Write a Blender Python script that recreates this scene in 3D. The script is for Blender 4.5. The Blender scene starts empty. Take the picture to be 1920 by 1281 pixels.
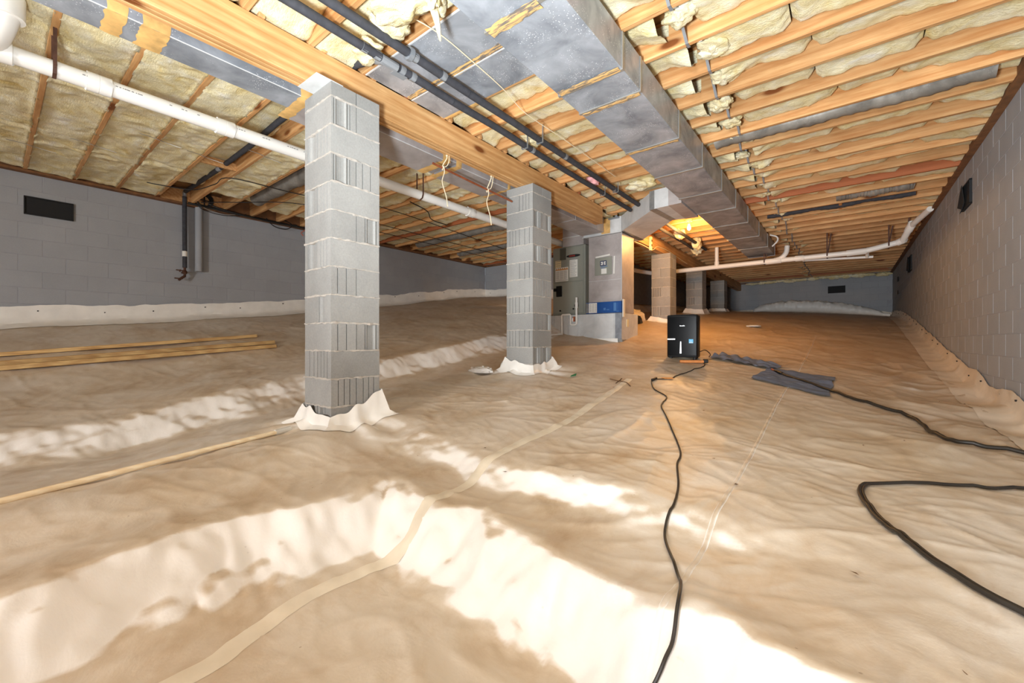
import math
import random
import numpy as np
import bpy, bmesh
from mathutils import Vector, Matrix
C = bpy.context.scene.collection
SC = bpy.context.scene
R = random.Random(5)

# ================================================================ camera, light, exposure
cam = bpy.data.cameras.new('camera')
cam.sensor_width = 36.0
cam.lens = 783.0 / 1920 * 36.0
cam.clip_start = .02
camo = bpy.data.objects.new('camera', cam)
C.objects.link(camo)
camo.location = (0, 0, 0)
camo.rotation_euler = (math.pi / 2, 0, math.radians(38.6))
SC.camera = camo
SC.view_settings.view_transform = 'Standard'
SC.view_settings.look = 'None'
SC.view_settings.gamma = 1.0
SC.view_settings.use_curve_mapping = False
SC.view_settings.exposure = .54
SC.cycles.max_bounces = 10
SC.cycles.diffuse_bounces = 7
SC.cycles.glossy_bounces = 4
SC.cycles.use_denoising = True
SC.cycles.sample_clamp_indirect = 6.0
w = bpy.data.worlds.new('sky')
SC.world = w
w.use_nodes = True
w.node_tree.nodes['Background'].inputs[0].default_value = (.75, .87, 1, 1)
w.node_tree.nodes['Background'].inputs[1].default_value = 1.0


def area(name, loc, target, sx, sy, power, col):
    l = bpy.data.lights.new(name, 'AREA')
    l.shape = 'RECTANGLE'
    l.size, l.size_y, l.energy, l.color = sx, sy, power, col
    o = bpy.data.objects.new(name, l)
    C.objects.link(o)
    o.location = loc
    o.rotation_euler = (Vector(target) - Vector(loc)).to_track_quat('-Z', 'Y').to_euler()
    return o


area('rear_fill_light', (-1.3, -6.75, .2), (-1.2, 4, .2), 2.2, 1.7, 470, (.95, .975, 1.0))  # unseen area light added behind the camera to light the space
# fill light added near the camera, turned up to bounce off the ceiling
fill_spot = bpy.data.lights.new('bounce_fill', 'SPOT')
fill_spot.energy, fill_spot.color, fill_spot.shadow_soft_size = 900, (.84, .93, 1.0), .22
fill_spot.spot_size, fill_spot.spot_blend = math.radians(162), .75
flo = bpy.data.objects.new('bounce_fill', fill_spot)
C.objects.link(flo)
flo.location = (-.55, -.5, -.15)
flo.rotation_euler = (Vector((.12, .6, 1))).to_track_quat('-Z', 'Y').to_euler()
# ---------------------------------------------------------------- numpy gradient noise
_P = np.random.RandomState(7).permutation(512)
_P = np.concatenate([_P, _P])
_G = np.random.RandomState(3).uniform(0, 2 * math.pi, 512)
_GX, _GY = np.cos(_G), np.sin(_G)


def pn(x, y, seed=0):
    x = np.asarray(x, float) + seed * 17.13
    y = np.asarray(y, float) + seed * 9.71
    xi, yi = np.floor(x).astype(int), np.floor(y).astype(int)
    fx, fy = x - xi, y - yi

    def g(ix, iy, dx, dy):
        h = _P[(_P[ix & 511] + iy) & 511]
        return _GX[h] * dx + _GY[h] * dy
    u = fx * fx * fx * (fx * (fx * 6 - 15) + 10)
    v = fy * fy * fy * (fy * (fy * 6 - 15) + 10)
    a = g(xi, yi, fx, fy) * (1 - u) + g(xi + 1, yi, fx - 1, fy) * u
    b = g(xi, yi + 1, fx, fy - 1) * (1 - u) + g(xi + 1, yi + 1, fx - 1, fy - 1) * u
    return (a * (1 - v) + b * v) * 1.5


def fbm(x, y, seed=0, octs=3):
    s = 0.0
    for o in range(octs):
        s = s + pn(x * 2 ** o, y * 2 ** o, seed + o) / 2 ** o
    return s


def sstep(t):
    t = np.clip(t, 0, 1)
    return t * t * (3 - 2 * t)


# ---------------------------------------------------------------- lie of the ground
CTRL = [(-3.06, 1.6, -.61), (-2.87, 4.0, -.38), (-2.9, 6.6, -.02), (-2.9, 8.9, .39), (-2.9, 11.4, .70), (-2.9, 13.9, .90),
        (-3, 17.2, .98), (-1.65, 5.7, -.26), (1.1, 3, -.74), (1.1, 5.2, -.68), (1.1, 7, -.50), (1.1, 10.5, .05), (1.1, 14.4, .58),
        (1.1, 17.2, .74), (-1, 17.2, .95), (-8, 0, -.01), (-8, 2.65, .25), (-8, 8.8, 1.05), (-6.2, .06, -.45), (-5.9, 2.4, -.27),
        (-4.4, 5.4, -.04), (-4.4, 2.94, -.41), (-4.4, .56, -.78), (-6, 8.8, .95), (-4.6, 8.8, .62), (-4, 12, .8), (-2.75, 0, -.70), (-2.1, .5, -.69),
        (-1.5, 1.33, -.74), (-.2, 1.28, -.75), (-.7, 1.87, -.72), (-2.4, 1.8, -.64), (1.1, 0, -.82), (0, 0, -.77), (1, -2.5, -.78),
        (-2, -2.5, -.70), (-5, -2.5, -.85), (-8, -2.5, -.3), (-8, -6.5, -.6), (1.1, -6.5, -.9), (-3, -6.5, -.88), (.3, 3, -.72), (-1.5, 3.2, -.58)]


def _tps():
    p = np.array(CTRL)
    n = len(p)
    d = np.hypot(p[:, 0][:, None] - p[:, 0][None], p[:, 1][:, None] - p[:, 1][None])
    K = np.where(d > 0, d * d * np.log(d + 1e-9), 0) + np.eye(n) * .02
    Q = np.c_[np.ones(n), p[:, :2]]
    A = np.block([[K, Q], [Q.T, np.zeros((3, 3))]])
    return p, np.linalg.solve(A, np.r_[p[:, 2], 0, 0, 0])


_TP, _TW = _tps()
PIERS = [(-3.065, 1.72), (-3.065, 4.18), (-3.065, 9.1), (-3.065, 11.6), (-3.065, 14.1)]


def ground(x, y, wrinkle=True):
    x = np.asarray(x, float)
    y = np.asarray(y, float)
    z = _TW[-3] + _TW[-2] * x + _TW[-1] * y
    for (px, py, _), w in zip(_TP, _TW):
        d2 = (x - px) ** 2 + (y - py) ** 2
        z = z + w * .5 * d2 * np.log(d2 + 1e-9)
    wob = .10 * pn(x * 1.3, y * 1.3, 11) + .055 * pn(x * 3.5, y * 3.5, 12) + .03 * np.abs(pn(x * 7, y * 7, 13)) + .012 * pn(x * 15, y * 15, 14)
    z = z + .2 * sstep((-4.02 - x + wob) / .42)                         # bank along the girder
    dp = np.maximum(-2.05 - x, y - 1.36 + .10 * (x + 1)) + wob              # hollow in the foreground
    z = z - .22 * sstep(-dp / .27) * sstep((1.0 - x) / 1.3)
    z = z - .085 * sstep((1.92 - y + wob) / .22) * sstep((x + 2.75) / .5) * sstep((.2 - x) / .9)
    z = z + .035 * np.exp(-((y - 1.34 + .10 * (x + 1) + wob) / .12) ** 2) * sstep((x + 2.2) / .4) * sstep((.3 - x) / .6)
    for (px, py) in PIERS[:2]:                                            # gathered folds at the piers
        r = np.hypot(x - px, y - py)
        th = np.arctan2(y - py, x - px)
        z = z + .022 * np.exp(-((r - .42) / .22) ** 2) * np.cos(7 * th + 1.5 * np.sin(3 * th) + px + 2 * py)
    if wrinkle:
        z = z + wrinkles(x, y)
    return z


def wrinkles(x, y):
    wx = x + .12 * pn(x * 1.1, y * 1.1, 31)
    wy = y + .12 * pn(x * 1.1, y * 1.1, 32)
    near = sstep((-.2 - x) / 1.5) * .6 + .4
    a = .020 * pn(wx * 1.4, wy * 1.4, 1) * near + .007 * pn(wx * 3.3, wy * 2.4, 2)
    m = sstep(.5 + pn(x * .7, y * .7, 40))
    c1 = .008 * (1 - np.abs(pn(wx * 2.2 + wy * .8, wy * 1.1 - wx * .6, 5))) ** 8
    c2 = .006 * (1 - np.abs(pn(wx * 1.5 - wy * 2.4, wy * 1.3 + wx * .5, 6))) ** 9
    c3 = .0040 * (1 - np.abs(pn(wx * 5.1 + wy * 1.2, wy * 6.5, 7))) ** 5
    rip = .0026 * pn(wx * 3.0 + wy * 1.5, wy * 11 + wx * 5, 8) * (1 - .5 * m)
    edge = sstep((x + .1) / .7) * sstep((y - 2.5) / 1.5) * sstep((9 - y) / 2)
    a = a + edge * (.045 * pn(wx * 2.3, wy * 1.5, 51) + .02 * (1 - np.abs(pn(wx * 2.8, wy * 2.2, 52))) ** 4)
    return a + (c1 + c2) * (.35 + .9 * m) + c3 + rip

# ================================================================ materials


def newmat(name):
    m = bpy.data.materials.new(name)
    m.use_nodes = True
    return m, m.node_tree.nodes, m.node_tree.links, m.node_tree.nodes['Principled BSDF']


def lin(c):
    return tuple(((v / 255 + .055) / 1.055) ** 2.4 if v > 10 else v / 255 / 12.92 for v in c) + (1,)


def coords(n, l, scale, obj=False):
    mp = n.new('ShaderNodeMapping')
    mp.inputs['Scale'].default_value = scale
    if obj:
        t = n.new('ShaderNodeTexCoord')
        l.new(t.outputs['Object'], mp.inputs[0])
    else:
        t = n.new('ShaderNodeNewGeometry')
        l.new(t.outputs['Position'], mp.inputs[0])
    return mp.outputs[0]


def noise(n, l, vec, scale, detail=4, rough=.55, dist=0):
    t = n.new('ShaderNodeTexNoise')
    t.inputs['Scale'].default_value = scale
    t.inputs['Detail'].default_value = detail
    t.inputs['Roughness'].default_value = rough
    t.inputs['Distortion'].default_value = dist
    l.new(vec, t.inputs['Vector'])
    return t.outputs['Fac']


def ramp(n, l, fac, stops):
    r = n.new('ShaderNodeValToRGB')
    e = r.color_ramp.elements
    while len(e) > 1:
        e.remove(e[-1])
    for i, (p, c) in enumerate(stops):
        k = e[0] if i == 0 else e.new(p)
        k.position = p
        k.color = c if len(c) == 4 else tuple(c) + (1,)
    l.new(fac, r.inputs[0])
    return r.outputs[0]


def mix(n, l, fac, a, b, mode='MIX'):
    m = n.new('ShaderNodeMix')
    m.data_type = 'RGBA'
    m.blend_type = mode
    for s, v in ((0, fac), (6, a), (7, b)):
        if hasattr(v, 'links'):
            l.new(v, m.inputs[s])
        else:
            m.inputs[s].default_value = v
    return m.outputs[2]


def bump(n, l, b, h, strength, dist):
    k = n.new('ShaderNodeBump')
    k.inputs['Strength'].default_value = strength
    k.inputs['Distance'].default_value = dist
    l.new(h, k.inputs['Height'])
    l.new(k.outputs[0], b.inputs['Normal'])


def plain(name, c, rough=.5, metal=0., spec=.5, var=0., vs=8., emit=None):
    m, n, l, b = newmat(name)
    c = lin(c)
    b.inputs['Base Color'].default_value = c
    b.inputs['Roughness'].default_value = rough
    b.inputs['Metallic'].default_value = metal
    b.inputs['Specular IOR Level'].default_value = spec
    if var:
        f = noise(n, l, coords(n, l, (1, 1, 1)), vs, 5)
        lo = tuple(max(0, v * (1 - var)) for v in c[:3]) + (1,)
        hi = tuple(min(1, v * (1 + var)) for v in c[:3]) + (1,)
        l.new(ramp(n, l, f, [(.3, lo), (.7, hi)]), b.inputs['Base Color'])
    if emit:
        b.inputs['Emission Color'].default_value = lin(emit[0])
        b.inputs['Emission Strength'].default_value = emit[1]
    return m


def wood(name, light, dark, stretch, scale=14., red=None, rough=.6, knots=True):
    """sawn timber; grain runs along the axis whose stretch is small"""
    m, n, l, b = newmat(name)
    v = coords(n, l, stretch)
    g = noise(n, l, v, scale, 5, .6, .6)
    wv = n.new('ShaderNodeTexWave')
    wv.wave_type = 'RINGS' if knots else 'BANDS'
    wv.rings_direction = 'SPHERICAL'
    wv.inputs['Scale'].default_value = scale * .22
    wv.inputs['Distortion'].default_value = 5
    wv.inputs['Detail'].default_value = 3
    wv.inputs['Detail Scale'].default_value = 1.2
    l.new(v, wv.inputs['Vector'])
    s = mix(n, l, .16, g, wv.outputs['Fac'])
    col = ramp(n, l, s, [(.3, lin(dark)), (.5, tuple((a + c) / 2 for a, c in zip(lin(light), lin(dark)))), (.66, lin(light))])
    oi = n.new('ShaderNodeObjectInfo')
    hs = n.new('ShaderNodeHueSaturation')
    mr = n.new('ShaderNodeMapRange')
    mr.inputs[3].default_value, mr.inputs[4].default_value = .82, 1.14
    l.new(oi.outputs['Random'], mr.inputs[0])
    l.new(mr.outputs[0], hs.inputs['Value'])
    l.new(col, hs.inputs['Color'])
    big = ramp(n, l, noise(n, l, coords(n, l, (1, 1, 1)), 1.6, 4), [(.35, (.82, .78, .72)), (.65, (1, 1, 1))])
    col = mix(n, l, 1.0, hs.outputs[0], big, 'MULTIPLY')
    if red:
        rr = ramp(n, l, oi.outputs['Random'], [(.93, (0, 0, 0)), (.94, (1, 1, 1))])
        col = mix(n, l, rr, col, mix(n, l, s, lin(red), tuple(v * .6 for v in lin(red)[:3]) + (1,)))
    if knots:
        vo = n.new('ShaderNodeTexVoronoi')
        vo.inputs['Scale'].default_value = 2.4
        vs = coords(n, l, tuple(.55 if q < 1 else 1.5 for q in stretch))
        l.new(vs, vo.inputs['Vector'])
        kf = ramp(n, l, vo.outputs['Distance'], [(.10, (1, 1, 1)), (.14, (.3, .3, .3)), (.18, (0, 0, 0))])
        col = mix(n, l, kf, col, lin((118, 66, 28)))
    l.new(col, b.inputs['Base Color'])
    b.inputs['Roughness'].default_value = rough
    b.inputs['Specular IOR Level'].default_value = .3
    bump(n, l, b, g, .25, .004)
    return m


M = {}
M['joist'] = wood('joist_pine', (222, 176, 122), (192, 134, 80), (.4, 5, 5), 7, red=(184, 108, 66))
M['girder'] = wood('girder_pine', (228, 182, 126), (196, 142, 86), (5, .3, 5), 7)
M['lumber'] = wood('lumber_pine', (226, 192, 134), (184, 142, 90), (8, .5, 8), 9, knots=False)
M['pole'] = wood('pole_wood', (252, 240, 212), (236, 214, 176), (8, .5, 8), 9, knots=False)
M['osb'] = plain('subfloor_board', (150, 112, 66), .8, var=.3, vs=12)
M['sill'] = plain('sill_lumber', (120, 80, 46), .8, var=.3, vs=9)


def insulation():
    m, n, l, b = newmat('fibreglass')
    p = coords(n, l, (1, 1, 1))
    a = noise(n, l, p, 5.5, 6, .6, .8)
    f = noise(n, l, coords(n, l, (1.2, 3.2, 2)), 28, 6, .7, .5)
    c = ramp(n, l, a, [(.28, lin((232, 208, 142))), (.42, lin((246, 230, 180))), (.6, lin((252, 242, 208))), (.75, lin((252, 247, 232)))])
    dirt = ramp(n, l, noise(n, l, p, 2.1, 5, .65, .4), [(.58, (0, 0, 0)), (.78, (.55, .55, .55))])
    c = mix(n, l, dirt, c, lin((196, 160, 104)))
    fine = ramp(n, l, f, [(.3, (.88, .85, .80)), (.6, (1, 1, 1))])
    c = mix(n, l, 1.0, c, fine, 'MULTIPLY')
    l.new(c, b.inputs['Base Color'])
    b.inputs['Roughness'].default_value = .95
    b.inputs['Specular IOR Level'].default_value = .1
    h = mix(n, l, .5, a, f)
    bump(n, l, b, h, .9, .03)
    return m


M['batt'] = insulation()
M['pink'] = plain('pink_fibreglass', (232, 170, 168), .95, spec=.1, var=.15, vs=30)


def liner():
    m, n, l, b = newmat('white_liner')
    p = coords(n, l, (1, 1, 1))
    big = noise(n, l, p, .55, 5, .6, .6)
    med = noise(n, l, p, 2.6, 6, .62, .9)
    fin = noise(n, l, p, 11, 6, .65, .4)
    clean, dusty, brown = lin((240, 237, 232)), lin((220, 208, 190)), lin((190, 162, 128))
    c = mix(n, l, ramp(n, l, big, [(.36, (0, 0, 0)), (.62, (1, 1, 1))]), clean, dusty)
    c = mix(n, l, ramp(n, l, med, [(.52, (0, 0, 0)), (.74, (.7, .7, .7))]), c, brown)
    c = mix(n, l, ramp(n, l, fin, [(.60, (0, 0, 0)), (.80, (.5, .5, .5))]), c, lin((182, 152, 116)))
    # browner towards the far end than in the foreground hollow
    sx = n.new('ShaderNodeSeparateXYZ')
    l.new(p, sx.inputs[0])
    mr = n.new('ShaderNodeMapRange')
    mr.inputs[1].default_value, mr.inputs[2].default_value = 1.0, 9.0
    mr.inputs[3].default_value, mr.inputs[4].default_value = .1, .85
    l.new(sx.outputs[1], mr.inputs[0])
    c = mix(n, l, mr.outputs[0], c, mix(n, l, med, lin((208, 172, 124)), lin((180, 138, 88))))
    spk = n.new('ShaderNodeTexVoronoi')
    spk.inputs['Scale'].default_value = 9
    l.new(p, spk.inputs['Vector'])
    c = mix(n, l, ramp(n, l, spk.outputs['Distance'], [(.028, (.8, .8, .8)), (.045, (0, 0, 0))]), c, lin((120, 84, 52)))
    # dusty level parts; steep banks painted whiter for the light they catch
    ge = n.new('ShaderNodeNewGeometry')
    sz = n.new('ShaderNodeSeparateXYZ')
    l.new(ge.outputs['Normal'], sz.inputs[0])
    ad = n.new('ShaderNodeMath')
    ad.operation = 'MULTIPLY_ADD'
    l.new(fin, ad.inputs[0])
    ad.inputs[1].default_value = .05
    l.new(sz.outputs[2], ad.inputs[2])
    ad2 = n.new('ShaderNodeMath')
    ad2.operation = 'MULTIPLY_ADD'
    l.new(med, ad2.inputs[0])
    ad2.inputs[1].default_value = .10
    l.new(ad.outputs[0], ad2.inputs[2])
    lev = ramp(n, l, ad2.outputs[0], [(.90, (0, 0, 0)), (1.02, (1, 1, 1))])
    dust_shade = mix(n, l, .5, c, mix(n, l, med, lin((208, 198, 180)), lin((186, 170, 148))))
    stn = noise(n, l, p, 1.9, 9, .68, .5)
    dust_shade = mix(n, l, 1.0, dust_shade, ramp(n, l, stn, [(.44, (1, 1, 1)), (.58, (.90, .84, .76)), (.74, (.68, .56, .43))]), 'MULTIPLY')
    c = mix(n, l, lev, mix(n, l, .75, c, clean), dust_shade)
    l.new(c, b.inputs['Base Color'])
    b.inputs['Roughness'].default_value = .42
    b.inputs['Specular IOR Level'].default_value = .35
    rg = n.new('ShaderNodeTexNoise')
    rg.noise_type = 'RIDGED_MULTIFRACTAL'
    rg.inputs['Scale'].default_value = 1.5
    rg.inputs['Detail'].default_value = 4
    rg.inputs['Roughness'].default_value = .45
    rg.inputs['Distortion'].default_value = .5
    l.new(coords(n, l, (1.0, 1.9, .6)), rg.inputs['Vector'])
    h = mix(n, l, .45, mix(n, l, .35, med, fin), rg.outputs[0])
    bump(n, l, b, h, .42, .022)
    return m


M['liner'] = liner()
M['flap'] = plain('clean_liner', (242, 238, 230), .4, var=.06, vs=6)
M['flapd'] = plain('wall_liner_dusty', (222, 208, 188), .45, var=.12, vs=5)
M['tape'] = plain('seam_tape', (222, 210, 188), .4, var=.08, vs=8)


def galv(name, base, dark, spk=.5, metal=.55, rough=.38):
    m, n, l, b = newmat(name)
    p = coords(n, l, (1, 1, 1))
    a = noise(n, l, p, 3.2, 5, .6, .5)
    c = ramp(n, l, a, [(.32, lin(dark)), (.66, lin(base))])
    vo = n.new('ShaderNodeTexVoronoi')
    vo.inputs['Scale'].default_value = 66
    l.new(p, vo.inputs['Vector'])
    sp = mix(n, l, 1.0, ramp(n, l, vo.outputs['Distance'], [(.16, (1, 1, 1)), (.26, (0, 0, 0))]),
             ramp(n, l, noise(n, l, p, 6, 3), [(.48, (0, 0, 0)), (.62, (spk, spk, spk))]), 'MULTIPLY')
    c = mix(n, l, sp, c, lin((232, 234, 236)))
    l.new(c, b.inputs['Base Color'])
    b.inputs['Metallic'].default_value = metal
    b.inputs['Roughness'].default_value = rough
    l.new(ramp(n, l, a, [(.3, (rough + .14,) * 3), (.7, (rough - .06,) * 3)]), b.inputs['Roughness'])
    bump(n, l, b, noise(n, l, p, 1.7, 2), .12, .02)
    return m


M['galv'] = galv('galvanized_sheet', (178, 182, 188), (124, 128, 134), .95, .25)
M['galvd'] = galv('galvanized_return', (194, 186, 182), (164, 154, 150), .3, .2)
M['galvb'] = galv('galvanized_bright', (224, 224, 222), (196, 196, 194), .2, .12, .42)
M['cleat'] = plain('duct_cleat', (168, 164, 156), .4, .6)
M['foiltape'] = plain('foil_tape', (150, 150, 148), .35, .5, var=.2, vs=14)
M['mastic'] = plain('tan_mastic', (222, 176, 108), .6, var=.25, vs=11)


def streaky(name, a, c_):
    m, n, l, b = newmat(name)
    f = noise(n, l, coords(n, l, (.5, 3.5, 2)), 16, 5, .65, .6)
    l.new(ramp(n, l, f, [(.44, lin(c_)), (.54, lin(a))]), b.inputs['Base Color'])
    b.inputs['Roughness'].default_value = .55
    return m


M['masticw'] = streaky('worn_mastic', (220, 176, 112), (112, 104, 96))
M['block'] = None


def blockmat(name, a, c, br=.35):
    m, n, l, b = newmat(name)
    p = coords(n, l, (1, 1, 1))
    f = noise(n, l, p, 70, 5, .7)
    g = noise(n, l, p, 3.0, 4)
    oi = n.new('ShaderNodeObjectInfo')
    mr = n.new('ShaderNodeMapRange')
    mr.inputs[3].default_value, mr.inputs[4].default_value = (.90, 1.08) if br > .2 else (.97, 1.02)
    l.new(oi.outputs['Random'], mr.inputs[0])
    hs = n.new('ShaderNodeHueSaturation')
    l.new(mr.outputs[0], hs.inputs['Value'])
    l.new(mix(n, l, .4, ramp(n, l, g, [(.3, lin(a)), (.7, lin(c))]), ramp(n, l, f, [(.35, lin(a)), (.65, lin(c))])), hs.inputs['Color'])
    l.new(hs.outputs[0], b.inputs['Base Color'])
    b.inputs['Roughness'].default_value = .9
    b.inputs['Specular IOR Level'].default_value = .2
    bump(n, l, b, f, br, .004)
    return m


M['block'] = blockmat('grey_block', (138, 136, 132), (160, 158, 153))
M['mortar'] = plain('mortar', (178, 170, 160), .95, spec=.1, var=.12, vs=40)
M['wall'] = blockmat('painted_block', (156, 158, 161), (166, 167, 170), .15)
M['walljoint'] = plain('painted_joint', (155, 156, 160), .9, var=.1, vs=10)
M['pvc'] = plain('white_pvc', (240, 236, 228), .35, var=.03, vs=4)
M['ink'] = plain('faded_print', (150, 146, 142), .6)
M['foam'] = plain('black_foam', (62, 62, 66), .75, spec=.3, var=.2, vs=20)
M['greytape'] = plain('grey_tape', (132, 134, 136), .5)
M['iron'] = plain('rusty_strap', (88, 58, 44), .7, .2, var=.3, vs=25)
M['copper'] = plain('copper', (168, 96, 62), .5, .5, var=.3, vs=20)
M['steel'] = plain('zinc_steel', (160, 166, 172), .4, .6)
M['wire'] = plain('steel_wire', (190, 186, 176), .4, .5)
M['black'] = plain('black_rubber', (30, 28, 26), .5)
M['hose'] = plain('black_hose', (40, 34, 28), .42)
M['vent'] = plain('black_vent', (26, 26, 27), .8)
M['blackp'] = plain('black_plastic', (22, 21, 21), .45, spec=.2)
M['blackg'] = plain('gloss_black', (7, 7, 8), .15, spec=.08)
M['cab'] = plain('cabinet_paint', (146, 146, 134), .45, var=.04, vs=3)
M['cabd'] = plain('dark_plate', (84, 84, 74), .5)
M['white'] = plain('white_label', (232, 228, 218), .6)
M['cream'] = plain('cream_label', (226, 206, 160), .6)
M['orange'] = plain('orange_print', (206, 140, 60), .6)
M['red'] = plain('red_print', (140, 44, 36), .5)
M['blue'] = plain('blue_filter_card', (24, 76, 142), .4)
M['blue2'] = plain('pale_blue_print', (72, 118, 172), .5)
M['navy'] = plain('navy_print', (28, 44, 88), .5)
M['cyan'] = plain('blue_sticker', (46, 170, 220), .4)
M['silver'] = plain('silver_trim', (206, 206, 206), .3, .3)
M['cloth'] = plain('blue_grey_cloth', (112, 122, 142), .9, spec=.1, var=.12, vs=14)
M['ostrip'] = plain('orange_strip', (206, 130, 66), .5, var=.1, vs=20)
M['ivory'] = plain('ivory_plastic', (232, 218, 176), .4)
M['string'] = plain('cotton_string', (232, 214, 180), .9)
M['flex'] = galv('flex_foil', (158, 152, 142), (110, 104, 96), .15, .3, .5)
M['debris'] = plain('dry_debris', (104, 72, 42), .9, var=.3, vs=40)
M['twig'] = plain('twig', (92, 62, 36), .9)
M['green'] = plain('green_scrap', (30, 104, 60), .5)
M['clear'] = plain('cloudy_plastic', (214, 210, 200), .3)
M['bulb'] = plain('lit_bulb', (255, 214, 130), .4, emit=((255, 200, 96), 26))
M['pinkwire'] = plain('pink_wire', (196, 120, 100), .6)

# ================================================================ mesh helpers
BASE = {}


def link(name, me, mat, parent=None):
    o = bpy.data.objects.new(name, me)
    C.objects.link(o)
    if mat and not me.materials:
        me.materials.append(mat)
    if parent:
        o.parent = parent
    return o


def wbase(o):
    b = Vector((0, 0, 0))
    while o:
        b = b + Vector(BASE.get(o.name, (0, 0, 0)))
        o = o.parent
    return b


def obj(name, vf, mat, parent=None, smooth=False, sharp=True):
    """one mesh object from (verts, faces) given in world coordinates"""
    v, f = vf
    if parent:
        b = wbase(parent)
        if b.length:
            v = [(a[0] - b[0], a[1] - b[1], a[2] - b[2]) for a in v]
    me = bpy.data.meshes.new(name)
    me.from_pydata(v, [], f)
    if smooth:
        me.polygons.foreach_set('use_smooth', [True] * len(f))
    me.update()
    if smooth and len(f) < 20000 and sharp:
        me.set_sharp_from_angle(angle=math.radians(42))
    return link(name, me, mat, parent)


def tag(o, label, cat, group=None, kind=None):
    if label:
        o['label'] = label
    if cat:
        o['category'] = cat
    if group:
        o['group'] = group
    if kind:
        o['kind'] = kind
    return o


def thing(name, loc, label, cat, group=None):
    o = bpy.data.objects.new(name, None)
    o.empty_display_size = .1
    C.objects.link(o)
    o.location = loc
    BASE[o.name] = tuple(loc)
    return tag(o, label, cat, group)


def struct(name, vf, mat, smooth=False, parent=None):
    o = obj(name, vf, mat, parent, smooth)
    o['kind'] = 'structure'
    return o


def cat(*vfs):
    V, F = [], []
    for v, f in vfs:
        k = len(V)
        V += list(v)
        F += [tuple(i + k for i in q) for q in f]
    return V, F


def box(x0, x1, y0, y1, z0, z1, b=.003):
    cx, cy, cz = (x0 + x1) / 2, (y0 + y1) / 2, (z0 + z1) / 2
    h = (abs(x1 - x0) / 2, abs(y1 - y0) / 2, abs(z1 - z0) / 2)
    b = min(b, .45 * min(h))
    V, idx = [], {}
    for sx in (-1, 1):
        for sy in (-1, 1):
            for sz in (-1, 1):
                for ax in range(3):
                    p = [sx * (h[0] - b), sy * (h[1] - b), sz * (h[2] - b)]
                    p[ax] = (sx, sy, sz)[ax] * h[ax]
                    idx[(sx, sy, sz, ax)] = len(V)
                    V.append((cx + p[0], cy + p[1], cz + p[2]))
    F = []
    for ax in range(3):
        o1, o2 = (ax + 1) % 3, (ax + 2) % 3
        for s in (-1, 1):
            q = []
            for a, c in ((-1, -1), (1, -1), (1, 1), (-1, 1)):
                k = [0, 0, 0]
                k[ax], k[o1], k[o2] = s, a, c
                q.append(idx[tuple(k) + (ax,)])
            F.append(tuple(q if s > 0 else q[::-1]))
        for a in (-1, 1):
            for c in (-1, 1):
                k0, k1 = [0, 0, 0], [0, 0, 0]
                k0[ax], k1[ax] = -1, 1
                k0[o1] = k1[o1] = a
                k0[o2] = k1[o2] = c
                q = (idx[tuple(k0) + (o1,)], idx[tuple(k1) + (o1,)], idx[tuple(k1) + (o2,)], idx[tuple(k0) + (o2,)])
                F.append(q if a * c > 0 else q[::-1])
    for sx in (-1, 1):
        for sy in (-1, 1):
            for sz in (-1, 1):
                q = tuple(idx[(sx, sy, sz, a)] for a in range(3))
                F.append(q if sx * sy * sz > 0 else q[::-1])
    return V, F


def xf(vf, mat4):
    v, f = vf
    return [tuple(mat4 @ Vector(p)) for p in v], f


def place(vf, loc, rz=0., rx=0., ry=0.):
    return xf(vf, Matrix.Translation(loc) @ Matrix.Rotation(rz, 4, 'Z') @ Matrix.Rotation(ry, 4, 'Y') @ Matrix.Rotation(rx, 4, 'X'))


def smoothpath(pts, sub=6):
    pts = [Vector(p) for p in pts]
    if len(pts) < 3:
        return pts
    out = []
    P = [pts[0] * 2 - pts[1]] + pts + [pts[-1] * 2 - pts[-2]]
    for i in range(1, len(P) - 2):
        a, b, c, d = P[i - 1:i + 3]
        for k in range(sub):
            t = k / sub
            out.append(.5 * ((2 * b) + (c - a) * t + (2 * a - 5 * b + 4 * c - d) * t * t + (3 * b - a - 3 * c + d) * t ** 3))
    out.append(pts[-1])
    return out


def tube(pts, r, seg=10, cap=True):
    """round tube; r may be a number or a list"""
    pts = [Vector(p) for p in pts]
    n = len(pts)
    rr = r if isinstance(r, (list, tuple)) else [r] * n
    V, F = [], []
    T = []
    for i in range(n):
        t = pts[min(i + 1, n - 1)] - pts[max(i - 1, 0)]
        T.append(t.normalized() if t.length > 1e-9 else Vector((0, 0, 1)))
    up = Vector((0, 0, 1)) if abs(T[0].z) < .9 else Vector((1, 0, 0))
    u = T[0].cross(up).normalized()
    for i in range(n):
        u = (u - T[i] * u.dot(T[i]))
        u = u.normalized() if u.length > 1e-6 else T[i].orthogonal().normalized()
        v = T[i].cross(u)
        for k in range(seg):
            a = 2 * math.pi * k / seg
            V.append(tuple(pts[i] + (u * math.cos(a) + v * math.sin(a)) * rr[i]))
    for i in range(n - 1):
        for k in range(seg):
            a, b = i * seg + k, i * seg + (k + 1) % seg
            F.append((a, b, b + seg, a + seg))
    if cap:
        F.append(tuple(range(seg))[::-1])
        F.append(tuple((n - 1) * seg + k for k in range(seg)))
    return V, F


def ring_profile(p0, p1, prof, seg=14):
    """lathe: profile of (t, radius) along p0 -> p1"""
    p0, p1 = Vector(p0), Vector(p1)
    return tube([p0.lerp(p1, t) for t, _ in prof], [r for _, r in prof], seg)


def prism(poly, z0, z1):
    n = len(poly)
    V = [(x, y, z0) for x, y in poly] + [(x, y, z1) for x, y in poly]
    F = [(i, (i + 1) % n, (i + 1) % n + n, i + n) for i in range(n)]
    return V, F + [tuple(range(n))[::-1], tuple(range(n, 2 * n))]


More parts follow.
